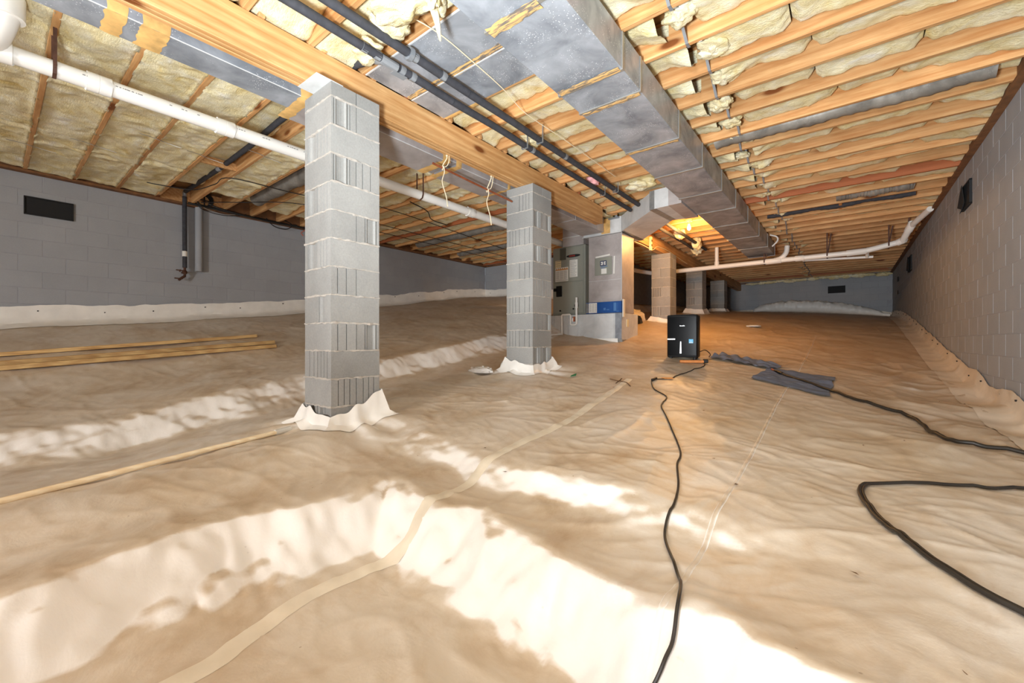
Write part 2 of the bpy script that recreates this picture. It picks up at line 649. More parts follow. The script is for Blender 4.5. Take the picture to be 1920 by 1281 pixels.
def grid(X, Y, Z):
    nu, nv = X.shape
    V = np.stack([X.ravel(), Y.ravel(), Z.ravel()], 1).tolist()
    i = np.arange(nu - 1)[:, None] * nv + np.arange(nv - 1)[None]
    F = np.stack([i, i + nv, i + nv + 1, i + 1], -1).reshape(-1, 4).tolist()
    return V, F


def gz(x, y):
    return float(ground(np.array([x]), np.array([y]))[0])


def band(x0, x1, y0, y1, z0, z1, t):
    """thin collar round the box (three or four sided duct cleat)"""
    return cat(box(x0 - t, x1 + t, y0, y1, z0 - t, z0, .001), box(x0 - t, x0, y0, y1, z0, z1, .001),
               box(x1, x1 + t, y0, y1, z0, z1, .001), box(x0 - t, x1 + t, y0, y1, z1, z1 + t, .001))
# ================================================================ SETTING: floor
JZ = 2.13            # underside of the joists
XR, XL, YF, YB = 1.13, -8.0, 17.3, -6.5
JR0, JL0, SP = .19, .28, .42
xs = np.concatenate([np.linspace(XL, -5.2, 70), np.linspace(-5.2, -3.4, 80)[1:], np.linspace(-3.4, XR, 300)[1:]])
ys = np.concatenate([np.linspace(YB, -.4, 60), np.linspace(-.4, 3.2, 240)[1:], np.linspace(3.2, 8, 170)[1:], np.linspace(8, YF, 150)[1:]])
GX, GY = np.meshgrid(xs, ys, indexing='ij')
GZ = ground(GX, GY)
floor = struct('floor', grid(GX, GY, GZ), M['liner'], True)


def strip_on_ground(pts, wd, lift=.004, sub=5, jag=.0):
    p = smoothpath([(a, b, 0) for a, b in pts], sub)
    # even resampling, so that the strip follows every wrinkle
    q = [p[0]]
    for a in p[1:]:
        k = max(1, int((a - q[-1]).length / .02))
        s = q[-1].copy()
        q += [s.lerp(a, (j + 1) / k) for j in range(k)]
    V, F = [], []
    for i, c in enumerate(q):
        t = (q[min(i + 1, len(q) - 1)] - q[max(i - 1, 0)])
        nrm = Vector((-t.y, t.x, 0)).normalized()
        for s in (-.5, -.25, 0, .25, .5):
            e = c + nrm * (s * wd + (jag * (float(pn(i * .21, s * 9)) if abs(s) == .5 else 0)))
            V.append((e.x, e.y, gz(e.x, e.y) + lift + (.001 if abs(s) < .5 else -.003)))
    V = V[:]
    for i in range(len(q) - 1):
        for k in range(4):
            a = i * 5 + k
            F.append((a, a + 5, a + 6, a + 1))
    return V, F


obj('seam_tape', strip_on_ground([(-1.53, -.4), (-1.56, .35), (-1.62, .55), (-1.69, .8), (-1.66, 1.1), (-1.60, 1.25), (-1.64, 1.7), (-1.66, 2.2), (-1.68, 2.8), (-1.76, 3.5), (-1.86, 4.4)], .07), M['tape'], floor, True)
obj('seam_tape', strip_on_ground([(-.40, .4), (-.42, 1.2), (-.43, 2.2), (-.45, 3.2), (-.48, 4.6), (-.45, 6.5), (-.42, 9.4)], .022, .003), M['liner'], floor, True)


def wall_flap(name, axis, fixed, a0, a1, sgn, hh, mat, seed):
    """liner turned up a wall: curved foot, wavy top edge, dark fasteners"""
    n = int((a1 - a0) / .06)
    A = np.linspace(a0, a1, n)
    top = hh * (1 + .16 * pn(A * 1.1, A * 0 + seed) + .10 * pn(A * 4.1, A * 0 + seed + 3))
    prof = [(.26, -.015), (.15, .03), (.075, .09), (.045, .22), (.03, .45), (.022, .72), (.016, 1.0)]
    X, Y, Z = [], [], []
    for i, (o, t) in enumerate(prof):
        off = o + (.016 * fbm(A * 3.3, A * 0 + i * 1.3, seed + 5) if 0 < i < 6 else 0)
        off = np.maximum(off, .012)
        fx = fixed + sgn * off
        xx, yy = (fx, A) if axis == 'x' else (A, fx)
        base = ground(xx, yy) if i < 2 else ground(fixed + sgn * .1 + 0 * A, A) if axis == 'x' else ground(A, fixed + sgn * .1 + 0 * A)
        zz = base + (.006 if i < 1 else t * top if i else 0)
        X.append(xx + 0 * A), Y.append(yy + 0 * A), Z.append(zz)
    o = obj(name, grid(np.array(X), np.array(Y), np.array(Z)), mat, floor, True)
    for k in range(int((a1 - a0) / .62)):
        a = a0 + .3 + .62 * k + R.uniform(-.12, .12)
        fx = fixed + sgn * .022
        x, y = (fx, a) if axis == 'x' else (a, fx)
        g = gz(fixed + sgn * .1, a) if axis == 'x' else gz(a, fixed + sgn * .1)
        z = g + hh * R.uniform(.55, .8)
        d = (sgn * .012, 0, 0) if axis == 'x' else (0, sgn * .012, 0)
        obj('fastener', tube([(x, y, z), (x + d[0], y + d[1], z)], .009, 6), M['black'], o)
    return o


wall_flap('wall_liner', 'x', XL, -2.5, 8.8, 1, .235, M['flap'], 2)
wall_flap('wall_liner', 'x', XR, -2.5, YF, -1, .17, M['flapd'], 9)
wall_flap('wall_liner', 'y', 8.8, XL, -4.6, -1, .22, M['flap'], 15)
wall_flap('wall_liner', 'y', YF, -4.6, XR, -1, .16, M['flapd'], 21)

# ---------------------------------------------------------------- SETTING: walls of painted block
BH, BL, JT = .2032, .4064, .007
bm_block = {}


def wallblock_mesh(L, key):
    if key not in bm_block:
        v, f = box(-L / 2, L / 2, -.014, .014, -(BH - JT) / 2, (BH - JT) / 2, .0018)
        me = bpy.data.meshes.new('concrete_block')
        me.from_pydata(v, [], f)
        me.materials.append(M['wall'])
        bm_block[key] = me
    return bm_block[key]


def block_wall(name, axis, fixed, sgn, a0, a1, see0, see1, holes=(), ztop=2.10, limit=300):
    t = .2
    zb = -1.2
    f0, f1 = sorted((fixed - sgn * .0, fixed - sgn * t))
    if axis == 'x':
        wl = struct(name, box(f0, f1, a0, a1, zb, ztop + .03 if axis == 'x' else 2.366, .001), M['walljoint'])
    else:
        wl = struct(name, box(a0, a1, f0, f1, zb, ztop + .03 if axis == 'x' else 2.366, .001), M['walljoint'])
    lst = []
    for r in range(16):
        zc = ztop - BH * (r + .5)
        k0 = int(math.floor((see0 - a0) / BL)) - 1
        k1 = int(math.ceil((see1 - a0) / BL)) + 1
        for k in range(k0, k1):
            c = a0 + BL * (k + .5 + .5 * (r % 2)) + .02
            if c < see0 or c + BL / 2 > a1 + .1 or c > see1:
                continue
            g = gz(fixed + sgn * .05, c) if axis == 'x' else gz(c, fixed + sgn * .05)
            if zc + BH / 2 < g:
                continue
            if any(h0 - .05 < c < h1 + .05 and abs(zc - hz) < .11 for h0, h1, hz in holes):
                continue
            d = math.hypot(fixed, c) if axis == 'x' else math.hypot(c, fixed)
            lst.append((d, c, zc))
    lst.sort()
    V = []
    for i, (d, c, zc) in enumerate(lst):
        j = R.uniform(-.0004, .0004)
        loc = (fixed + sgn * (-.0122 + j), c, zc) if axis == 'x' else (c, fixed + sgn * (-.0122 + j), zc)
        rot = math.pi / 2 if axis == 'x' else 0
        if i < limit:
            o = link('concrete_block', wallblock_mesh(BL - JT, 0), None, wl)
            o.location = loc
            o.rotation_euler = (0, 0, rot)
        else:
            V.append(place(box(-(BL - JT) / 2, (BL - JT) / 2, -.014, .014, -(BH - JT) / 2, (BH - JT) / 2, .0018), loc, rot))
    if V:
        o = obj('concrete_block', cat(*V), M['wall'], wl)
        o['kind'] = 'stuff'
    return wl


block_wall('wall_left', 'x', XL, 1, YB, 8.8, -.6, 8.8)
block_wall('wall_right', 'x', XR, -1, YB, YF, 3.1, YF)
block_wall('wall_far', 'y', YF, -1, -4.7, XR, -3.3, XR)
block_wall('wall_inner', 'y', 8.8, -1, XL, -4.6, XL, -4.6)
struct('wall_passage', box(-4.8, -4.6, 8.8, YF, -1, 2.366, .001), M['walljoint'])
# the wall behind, with an opening added to let the fill light through
struct('wall_back', cat(box(XL, -1.8, YB - .2, YB, -1.4, 2.36, .001), box(1.0, XR + .2, YB - .2, YB, -1.4, 2.36, .001),
                        box(-1.8, 1.0, YB - .2, YB, 1.6, 2.36, .001), box(-1.8, 1.0, YB - .2, YB, -1.4, -.8, .001)), M['walljoint'])
struct('trim_1', box(XL - .02, XL + .10, YB, 8.8, 2.10, JZ + .001, .003), M['sill'])
struct('trim_2', box(XR - .06, XR + .02, YB, YF, 2.10, JZ + .001, .003), M['sill'])
struct('trim_3', box(-4.6, XR, YF - .07, YF + .02, 2.10, JZ + .001, .003), M['sill'])
struct('trim_4', box(XL, -4.6, 8.73, 8.82, 2.10, JZ + .001, .003), M['sill'])
struct('trim_5', box(XL - .02, XL + .045, YB, 8.8, JZ, JZ + .235, .002), M['sill'])
struct('trim_6', box(XR - .04, XR + .04, YB, YF, JZ, JZ + .235, .002), M['sill'])

# ---------------------------------------------------------------- SETTING: ceiling = subfloor with joists and batts
ceiling = struct('ceiling', box(XL - .1, XR + .2, YB - .2, YF + .2, JZ + .236, JZ + .26, .001), M['osb'])
JR = [JR0 + SP * k for k in range(-6, 42) if JR0 + SP * k < YF - .05]
JL = [JL0 + SP * k for k in range(-6, 21)]
JW = .0195
for y in JR:
    q = R.uniform(-.006, .006)
    obj('floor_joist', box(-3.14, XR - .04, y - JW + q, y + JW + q, JZ, JZ + .235, .003), M['joist'], ceiling)
for y in JL:
    obj('floor_joist', box(XL + .045, -2.99, y - JW, y + JW, JZ, JZ + .235, .003), M['joist'], ceiling)
for k in range(21, 41):
    y = JL0 + SP * k
    if y < YF - .05:
        obj('floor_joist', box(-4.6, -2.99, y - JW, y + JW, JZ, JZ + .235, .003), M['joist'], ceiling)


def batt(x0, x1, y0, y1, zb, seed, side, fine, ends=(1, 1), amp=1.0):
    """one glass-wool batt: lumpy underside, ragged long edges, sagging or curled ends"""
    st = .022 if fine else .045
    nu, nv = max(8, int((x1 - x0) / st)), (19 if fine else 11)
    u = np.linspace(0, 1, nu)[:, None] + np.zeros((1, nv))
    v = np.linspace(0, 1, nv)[None] + np.zeros((nu, 1))
    X = x0 + (x1 - x0) * u
    Y = y0 + (y1 - y0) * v
    wx = X + .05 * pn(X * 3, Y * 3 + seed, 3)
    z = zb + amp * (.026 * fbm(wx * 1.7, Y * 2.1 + seed * 1.7, seed) + .017 * (np.abs(pn(wx * 5 + Y * 3, Y * 3.3 + seed, 8)) - .3)
                    + .007 * pn(wx * 16, Y * 11 + seed, 9) + .004 * pn(wx * 33, Y * 25, 10))
    if side == 'R':
        ev = np.minimum(v, 1 - v)
        z = z + .03 * np.exp(-(ev / .07) ** 2) * (1 + .8 * pn(X * 7, X * 0 + seed, 4))
        far = np.exp(-((1 - v) / .16) ** 2)
        z = z + far * (.030 * pn(X * 3.4, X * 0 + seed, 13) + .016 * pn(X * 11, X * 0 + seed, 14))
    else:
        for s, e in ((-1, v), (1, 1 - v)):
            rag = np.clip(.35 + .9 * pn(X * 5.5, X * 0 + seed + s * 7.7, 5) + .6 * pn(X * 17, X * 0 + seed, 6), 0, 1.15)
            edge = np.exp(-(e / .04) ** 2)
            Y = Y + s * edge * rag * .009
            z = z + edge * (np.minimum(JZ + .016 - .022 * rag, z) - z) + 0
        pl = np.abs(pn(X * 4.2 + 1.6 * Y + .4 * pn(X * 2, Y * 3 + seed, 4), X * .4 + seed, 15))
        z = z + .016 * (np.minimum(pl, .35) - .2) * np.clip(np.minimum(v, 1 - v) / .2, 0, 1)
    for s, e in ((0, u), (1, 1 - u)):
        dist = e * (x1 - x0) - .03 * np.abs(pn(Y * 9, Y * 0 + seed + s, 3))
        if ends[s] == 1:
            z = z + .05 * np.exp(-(np.maximum(dist, 0) / .022) ** 2) - .010 * np.exp(-((dist - .07) / .05) ** 2)
        elif ends[s] == 0 and side == 'R':
            z = z - .045 * np.exp(-(np.maximum(dist, 0) / .16) ** 2)
        elif ends[s] == 2:
            z = z - .075 * np.exp(-(np.maximum(dist, 0) / .13) ** 2) * (1 + .9 * pn(Y * 8, Y * 0 + seed, 3)) * np.exp(-((v - .5) / .42) ** 2)
    # close over the top
    zt = np.full((nu, 1), JZ + .2)
    X = np.concatenate([X[:, :1], X, X[:, -1:]], 1)
    Y = np.concatenate([np.full((nu, 1), y0 + .005), Y, np.full((nu, 1), y1 - .005)], 1)
    z = np.concatenate([zt, z, zt], 1)
    return obj('insulation_batt', grid(X, Y, z), M['batt'], ceiling, True, False)


PAN = (1.87, 2.72)
FLEXR = {5.02: .05, 7.96: .05, 8.38: .05}
sd = 0
for i in range(6, len(JR) - 1):
    y0, y1 = JR[i] + JW, JR[i + 1] - JW
    yc = (y0 + y1) / 2
    if yc < -1.2:
        continue
    fine = yc < 6
    cut = [-3.06, -.97 + R.uniform(-.06, .05), -.82 + R.uniform(-.05, .08), -.15 + R.uniform(-.2, .2), .5 + R.uniform(-.2, .2), 1.085]
    spans = [(cut[0], cut[1], (0, 2)), (cut[2], cut[3], (2 if R.random() < .4 else 1, 1)), (cut[3] + .008, cut[4], (1, 1)), (cut[4] + .008, cut[5], (1, 0))]
    for (a, b, e) in spans:
        sd += 1
        if PAN[0] - .1 < yc < PAN[1] and a < -1.5:
            a = -1.66
        zb = JZ + .083 + R.uniform(-.02, .02)
        if yc > 9:
            zb += R.uniform(.0, .035)
        for fy in FLEXR:
            if abs(yc - fy) < .1:
                zb = JZ + .135
        if b - a > .2:
            batt(a, b, y0, y1, zb, sd, 'R', fine, e)
for i in range(3, len(JL) - 1):
    y0, y1 = JL[i] + JW, JL[i + 1] - JW
    yc = (y0 + y1) / 2
    fine = yc < 4.5
    a1, a2 = -6.5 + R.uniform(-.3, .3), -4.9 + R.uniform(-.3, .3)
    for (a, b, e) in ((-7.95 if not 1.5 < yc < 4.1 else (-7.2 if yc < 2.3 else -7.5) + R.uniform(-.1, .1), a1, (1, 1)), (a1 + .006, a2, (1, 1)), (a2 + .006, -3.10, (1, 0))):
        sd += 1
        lo, sde = yc > 2.8, 'L'
        zb = JZ + (.050 if lo else .018) + R.uniform(-.008, .012)
        sde = 'R' if lo else 'L'
        for fy in (1.75, 2.59, 5.95, 7.21):
            if abs(yc - fy) < .1:
                zb, sde = JZ + .115, 'R'
        batt(a, b, y0, y1, zb, sd, sde, fine, e)
for k in range(21, 40):
    y = JL0 + SP * k
    if y + SP < YF:
        sd += 1
        batt(-4.55, -3.1, y + JW, y + SP - JW, JZ + .04, sd, 'L', False, (0, 0))
# hanging tufts of loosened wool at the mid-span bridging


def tuft(x, y, z, sx, sy, sz, seed, mat=None, name='insulation_tuft', parent=None):
    nu, nv = 44, 26
    th = np.linspace(0, 2 * math.pi, nu + 1)[:, None]
    ph = np.linspace(.02, math.pi - .02, nv)[None]
    nx, ny, nz = np.cos(th) * np.sin(ph), np.sin(th) * np.sin(ph), np.cos(ph) + 0 * th
    r = 1 + .35 * pn(nx * 1.7 + nz + seed, ny * 1.7 - nz * .6, seed) + .14 * pn(nx * 4 + seed, ny * 4 + nz * 3, seed + 2) + .03 * pn(nx * 9 + nz * 6, ny * 9 + seed, 2)
    r[-1] = r[0]
    return obj(name, grid(x + sx * r * nx, y + sy * r * ny, z + sz * r * nz), mat or M['batt'], parent or ceiling, True, False)


def strap(p0, p1, wdir, wd, th=.0016):
    """flat sheet-metal strip between two points"""
    p0, p1, wv = Vector(p0), Vector(p1), Vector(wdir).normalized() * wd / 2
    nn = (p1 - p0).cross(wv).normalized() * th
    V = [tuple(p0 - wv - nn), tuple(p0 + wv - nn), tuple(p1 + wv - nn), tuple(p1 - wv - nn), tuple(p0 - wv + nn), tuple(p0 + wv + nn), tuple(p1 + wv + nn), tuple(p1 - wv + nn)]
    return V, [(0, 1, 2, 3), (7, 6, 5, 4), (0, 4, 5, 1), (1, 5, 6, 2), (2, 6, 7, 3), (3, 7, 4, 0)]


for i in range(6, len(JR) - 1):
    y0, y1 = JR[i], JR[i + 1]
    x = -.87 + R.uniform(-.04, .04)
    if y0 > .5:
        obj('metal_bridging', cat(strap((x, y0 + .025, JZ + .22), (x, y1 - .022, JZ - .004), (1, 0, 0), .02),
                                  strap((x, y1 - .022, JZ - .004), (x + .002, y1 + .03, JZ - .003), (1, 0, 0), .02),
                                  strap((x + .03, y1 - .025, JZ + .22), (x + .03, y0 + .022, JZ + .004), (1, 0, 0), .02),
                                  strap((x, y1 + .022, JZ - .003), (x + .004, y1 + .023, JZ + .075), (1, 0, 0), .016)), M['steel'], ceiling)
    if y0 > 1.2 and y0 < 9:
        for q in range(1 + i % 2):
            tuft(x + R.uniform(-.09, .09), (y0 + y1) / 2 + R.uniform(-.05, .1), JZ + .065, R.uniform(.07, .11), R.uniform(.08, .12), R.uniform(.035, .055), i * 3 + q)
# torn batt hanging by the pipes next to the sheet-metal pan, and the odd pink patch
for q, (x, y, z, a, b, c) in enumerate([(-2.12, 1.58, 2.07, .22, .13, .075), (-2.36, 1.66, 2.10, .16, .12, .06), (-1.92, 1.66, 2.08, .12, .12, .08), (-2.7, 1.72, 2.10, .12, .10, .05),
                                        (-1.86, 1.60, 2.02, .045, .05, .10), (-2.62, 3.62, 2.15, .13, .13, .04), (-2.2, 5.6, 2.16, .2, .12, .06),
                                        (-2.5, 8.3, 2.08, .10, .16, .10), (-2.42, 9.2, 2.05, .09, .15, .14), (-2.55, 9.7, 2.05, .12, .1, .13)]):
    tuft(x, y, z, a, b, c, 60 + q)
for q in range(13):
    tuft(-2.6 + q * .29 + R.uniform(-.06, .06), 17.16, 2.085 + R.uniform(-.02, .03), R.uniform(.12, .22), .07, R.uniform(.04, .085), 100 + q)
tuft(-2.62, 5.0, 2.13, .10, .10, .05, 81, M['pink'])
obj('torn_facing', tube(smoothpath([(-1.98, 1.60, 2.12), (-1.93, 1.63, 2.05), (-1.95, 1.70, 1.98), (-2.0, 1.78, 1.90)], 6), [.022, .03, .03, .03, .032, .032, .03, .028, .027, .026, .025, .024, .022, .020, .018, .016, .013, .01, .006][:19], 8), M['batt'], ceiling, True)
obj('blocking', box(-6.02, -5.98, 1.56, 1.94, JZ + .01, JZ + .10, .003), M['joist'], ceiling)
obj('blocking', box(-7.95, -7.91, 2.0, 2.36, JZ + .0, JZ + .20, .003), M['joist'], ceiling)
obj('blocking', box(-7.95, -7.91, 1.56, 1.94, JZ + .0, JZ + .20, .003), M['joist'], ceiling)
obj('blocking', box(-.08, -.04, 8.19, 8.57, JZ + .005, JZ + .2, .003), M['joist'], ceiling)
# wire stays that hold the batts on the left, each hooked under a joist
for x, y in ((-6.9, JL0), (-6.35, JL0 + SP), (-5.65, JL0 + 2 * SP), (-5.75, JL0 + 3 * SP), (-5.2, JL0 + 4 * SP), (-5.0, JL0 + 5 * SP)):
    obj('wire_stay', tube(smoothpath([(x + .05, y - .17, JZ - .015), (x + .01, y - .05, JZ - .004), (x, y, JZ - .007), (x - .03, y + .06, JZ - .004), (x - .01, y + .19, JZ - .02)], 4), .0035, 6), M['wire'], ceiling)

# ================================================================ girder on piers
girder = thing('girder', (-3.065, 1.6, 1.88), 'long three-ply pine beam lying on top of the row of block piers', 'beam')
for x0, x1 in ((-3.13, -3.088), (-3.087, -3.045), (-3.044, -3.0)):
    obj('beam_ply', box(x0, x1, -2.4, 6.06, 1.865 if x1 < -3.01 else 1.863, JZ - .002, .004), M['girder'], girder)
    obj('beam_ply', box(x0, x1, 7.47, YF, 1.865, JZ - .002, .004), M['girder'], girder)

# ---------------------------------------------------------------- piers
BLK = {}
PROF = {'p': [], 's': [(-.052, -.044, .014), (.016, .024, .014)], 't': [(-.046, -.039, .014), (.0, .007, .010), (.044, .051, .014)]}


def end_profile(kind, s):
    """outline of a block end, walked from y = -w/2 to w/2; depth measured inwards"""
    w = .0965
    if kind == 'a':
        pts = [(-w, 0), (-.082, 0), (-.081, .014), (-.073, .014), (-.070, .004), (-.062, .003), (-.058, .010), (-.05, .015), (-.03, .018), (-.01, .018), (.008, .015), (.014, .006),
               (.020, .002), (.027, .005), (.030, .014), (.036, .014), (.039, .004), (.046, .003), (.049, .013), (.054, .013), (.055, 0), (w, 0)]
    elif kind == 'b':
        pts = [(-w, 0), (-.03, 0), (-.029, .015), (-.022, .015), (-.019, .004), (-.011, .003), (-.006, .012), (.0, .017), (.05, .017), (.058, .011), (.063, .003), (.070, .004), (.073, .014),
               (.079, .014), (.080, 0), (w, 0)]
    else:
        pts = [(-w, 0)]
        for a, b, d in PROF[kind]:
            pts += [(a, 0), (a + .001, d), (b - .001, d), (b, 0)]
        pts.append((w, 0))
    return pts


def blockmesh(e0, e1, half=False):
    key = (e0, e1, half)
    if key not in BLK:
        L = .396 / 2
        poly = [(L - d, y) for y, d in end_profile(e1, 1)] + [(-L + d, y) for y, d in end_profile(e0, 1)[::-1]]
        h = (.0955 if half else .196) / 2
        v, f = prism(poly, -h, h)
        me = bpy.data.meshes.new('concrete_block')
        me.from_pydata(v, [], f)
        me.materials.append(M['block'])
        BLK[key] = me
    return BLK[key]


def joint_ring(cx, cy, z, seed, hw=.2015, th=.011):
    """squeezed-out mortar: a slab whose rim wanders in and out, up and down"""
    P = []
    n = 22
    for s in range(4):
        for k in range(n):
            a = -1 + 2 * k / n
            P.append([(a, -1), (1, a), (-a, 1), (-1, -a)][s])
    V, F = [], []
    m = len(P)
    for lay, (zz, o) in enumerate(((-1, -.006), (-.75, .0), (.75, .0), (1, -.006))):
        for i, (a, b) in enumerate(P):
            r = hw - .004 + .0075 * max(0, float(pn(i * .33, seed * 1.7, 5)) + .25) + o
            dz = (.006 * float(pn(i * .4, seed * 2.3, 6)))
            mx = max(abs(a), abs(b))
            V.append((cx + a * r, cy + b * r, z + zz * (th * (.62 + .5 * float(pn(i * .27, seed * 3.1, 8)))) + dz * (1 if abs(zz) < .9 else .4)))
    for lay in range(3):
        for i in range(m):
            j = (i + 1) % m
            F.append((lay * m + i, lay * m + j, lay * m + m + j, lay * m + m + i))
    F.append(tuple(range(m))[::-1])
    F.append(tuple(3 * m + i for i in range(m)))
    return V, F


def pier(cx, cy, top, label, spec=None, group='block piers under the beam', collar=None, seed=0, plain_=False, par0=0):
    g = gz(cx + .25, cy - .25)
    p = thing('block_pier', (cx, cy, g - .1), label, 'pier', group)
    core = []
    z = top
    rr = random.Random(seed)
    core.append(box(cx - .165, cx + .165, cy - .165, cy + .165, g - .25, top - .02, .002))
    for s in (-.1, .1):
        o = link('cap_block', blockmesh('p', 'p', True), None, p)
        o.location = (0, s, z - .0485 - (g - .1))
    z -= .101
    n = 0
    while z > g - .06:
        core.append(joint_ring(cx, cy, z, seed + n))
        zc = z - BH / 2
        par = (n + par0) % 2 == 0                      # even courses show ribbed ends on the +X face
        sp = (spec or {}).get(n)
        for j, s in enumerate((-.0995, .0995)):
            if sp:
                e = sp[j]
            else:
                e = 'p' if plain_ and rr.random() < .8 else rr.choice('abstap')
            if par:
                o = link('concrete_block', blockmesh(rr.choice('asp'), e), None, p)
                o.location = (rr.uniform(-.002, .002), s, zc - (g - .1))
            else:
                o = link('concrete_block', blockmesh(e, rr.choice('asp')), None, p)
                o.location = (s, rr.uniform(-.002, .002), zc - (g - .1))
                o.rotation_euler = (0, 0, math.pi / 2)
            core.append(box(cx - .19, cx + .19, cy - .006, cy + .006, z - BH + .01, z - .01, .001) if par else box(cx - .006, cx + .006, cy - .19, cy + .19, z - BH + .01, z - .01, .001))
        z -= BH
        n += 1
    obj('mortar', cat(*core), M['mortar'], p)
    if collar:
        liner_collar(p, cx, cy, collar, seed)
    return p


def liner_collar(p, cx, cy, hts, seed, hw=.203):
    """liner folded up the pier; hts = heights at the four corners and the mid sides, walked round"""
    n = 26
    X, Y, Z = [[] for _ in range(7)], [[] for _ in range(7)], [[] for _ in range(7)]
    prof = [(.10, 0), (.06, .05), (.035, .18), (.03, .42), (.02, .7), (.012, .9), (.009, 1)]
    for s in range(4):
        for k in range(n + (1 if s == 3 else 0)):
            a = -1 + 2 * k / n
            u = (s + k / n)
            h0, h1 = hts[s], hts[(s + 1) % 4]
            h = h0 + (h1 - h0) * k / n
            h *= 1 + .06 * float(pn(u * 5, seed, 4))
            dx, dy = [(a, -1), (1, a), (-a, 1), (-1, -a)][s]
            for i, (o, t) in enumerate(prof):
                cornr = max(0, abs(a) - .8) / .2
                q = hw + o * (1 + .32 * float(pn(u * 2.6, i * .35 + seed, 6))) + (.02 * cornr * (1 - t) if 0 < i < 6 else 0) + .004 * float(pn(u * 8, i + seed, 7)) * (1 if 1 < i < 6 else 0)
                q = max(q, hw + .006)
                x, y = cx + dx * q, cy + dy * q
                zz = gz(x, y) + .004 if i == 0 else gz(cx + dx * (hw + .05), cy + dy * (hw + .05)) + .004 + t * h
                X[i].append(x), Y[i].append(y), Z[i].append(zz)
    o = obj('liner_collar', grid(np.array(X), np.array(Y), np.array(Z)), M['flap'], p, True)
    return o


ZT = 1.862
pier(-3.065, 1.72, ZT, 'nearest and tallest grey block pier, torn white liner folded up its foot',
     {0: 'ap', 1: 'at', 2: 'as', 3: 'at', 4: 'pb', 5: 'at', 6: 'sp', 7: 'pb', 8: 'sb', 9: 'st', 10: 'tt', 11: 'aa'}, collar=(.13, .07, .20, .16), seed=1)
pier(-3.065, 4.18, ZT, 'second grey block pier, behind the hanging strings, clean white flap at its foot',
     {0: 'pt', 1: 'ab', 2: 'ts', 3: 'ab', 4: 'ps', 5: 'tt', 6: 'ts', 7: 'sb', 8: 'ts', 9: 'aa', 10: 'tt', 11: 'ab'}, collar=(.16, .10, .12, .14), seed=2, par0=1)
pier(-3.065, 9.10, ZT, 'tan-lit block pier behind the black dehumidifier, right of the sheet metal column', collar=(.10, .08, .1, .1), seed=3, plain_=True)
pier(-3.065, 11.6, ZT, 'grey far block pier between the tan-lit pier and the last pier', collar=(.13, .13, .13, .13), seed=4, plain_=True)
pier(-3.065, 14.1, ZT, 'farthest grey block pier, last of the row before the end wall', collar=(.1, .1, .1, .1), seed=5, plain_=True)
tag(obj('termite_shield', place(box(-.135, .135, -.11, .09, -.0008, .0008, .0003), (-2.995, 1.52, ZT + .0012), .02), M['galvb'], None), 'bent grey sheet metal flashing sticking out on top of the nearest pier', 'flashing')
# ================================================================ DUCTWORK
# ---- big trunk right of the girder
TX0, TX1, TZ0, TZ1 = -1.70, -1.195, 1.868, JZ - .004
trunk = thing('trunk_duct', (-1.45, 2, TZ0), 'big rectangular galvanized trunk duct hung under the joists, running to the far end', 'duct')
cuts = [-1.2, .6, 1.88, 2.71, 3.03, 3.95, 4.76, 5.65, 6.5, 7.42, 8.5, 9.55, 10.62]
for i in range(len(cuts) - 1):
    obj('duct_section', box(TX0, TX1, cuts[i] + .002, cuts[i + 1] - .002, TZ0, TZ1, .004), M['galv'], trunk)
for i, y in enumerate(cuts[1:-1]):
    obj('drive_cleat', cat(box(TX0 - .008, TX1 + .008, y - .014, y + .014, TZ0 - .008, TZ0, .002), box(TX1, TX1 + .008, y - .014, y + .014, TZ0, TZ1 - .004, .002),
                           box(TX0 - .008, TX0, y - .014, y + .014, TZ0, TZ1 - .004, .002)), M['cleat'], trunk)
obj('end_cap', box(TX0 - .004, TX1 + .004, 10.615, 10.63, TZ0 - .004, TZ1, .002), M['galvb'], trunk)


def mastic(x0, x1, y0, y1, z, seed, parent, axis='x', mat='mastic'):
    """brushed-on sealant: thin sheet with wandering edges under a duct joint"""
    n = max(10, int((x1 - x0) / .02))
    A = np.linspace(x0, x1, n)
    k = 5
    X, Y, Z = [], [], []
    for j in range(k):
        t = j / (k - 1)
        e = abs(t - .5) * 2
        yy = y0 + (y1 - y0) * t + (e > .9) * (.012 * pn(A * 14, A * 0 + seed + j, 3) + .006 * pn(A * 45, A * 0 + seed, 5))
        zz = z - (.0015 + .003 * (1 - e) + .0015 * pn(A * 25, A * 0 + j * 3 + seed, 6))
        X.append(A), Y.append(yy), Z.append(zz)
    X, Y, Z = np.array(X), np.array(Y), np.array(Z)
    if axis == 'y':
        X, Y = Y, X
    return obj('mastic_seal', grid(X, Y, Z), M[mat], parent, True)


for i, (y, wd) in enumerate([(1.885, .085), (2.68, .06), (3.05, .05), (3.97, .045)]):
    mastic(TX0 + .02, TX1 - (.01 if i else .12), y - wd / 2, y + wd / 2, TZ0 - .007, 3 + i, trunk, mat='masticw')

# ---- sheet-metal pans nailed under the joists, between girder and trunk
pan = thing('joist_pan', (-2.35, 2.3, JZ), 'flat speckled galvanized sheets nailed across the joists between beam and trunk duct', 'sheet metal')
for a, b in ((1.876, 2.272), (2.325, 2.70)):
    obj('metal_sheet', box(-2.985, TX0 + .01, a, b, JZ - .006, JZ - .003, .001), M['galv'], pan)
    obj('sheet_hem', box(-2.985, TX0 + .0, a - .008, a + .006, JZ - .010, JZ - .003, .002), M['galvb'], pan)
mastic(-2.98, TX0 - .0, 2.265, 2.332, JZ - .005, 21, pan, mat='masticw')
mastic(-2.98, -2.5, 2.695, 2.74, JZ - .003, 22, pan)

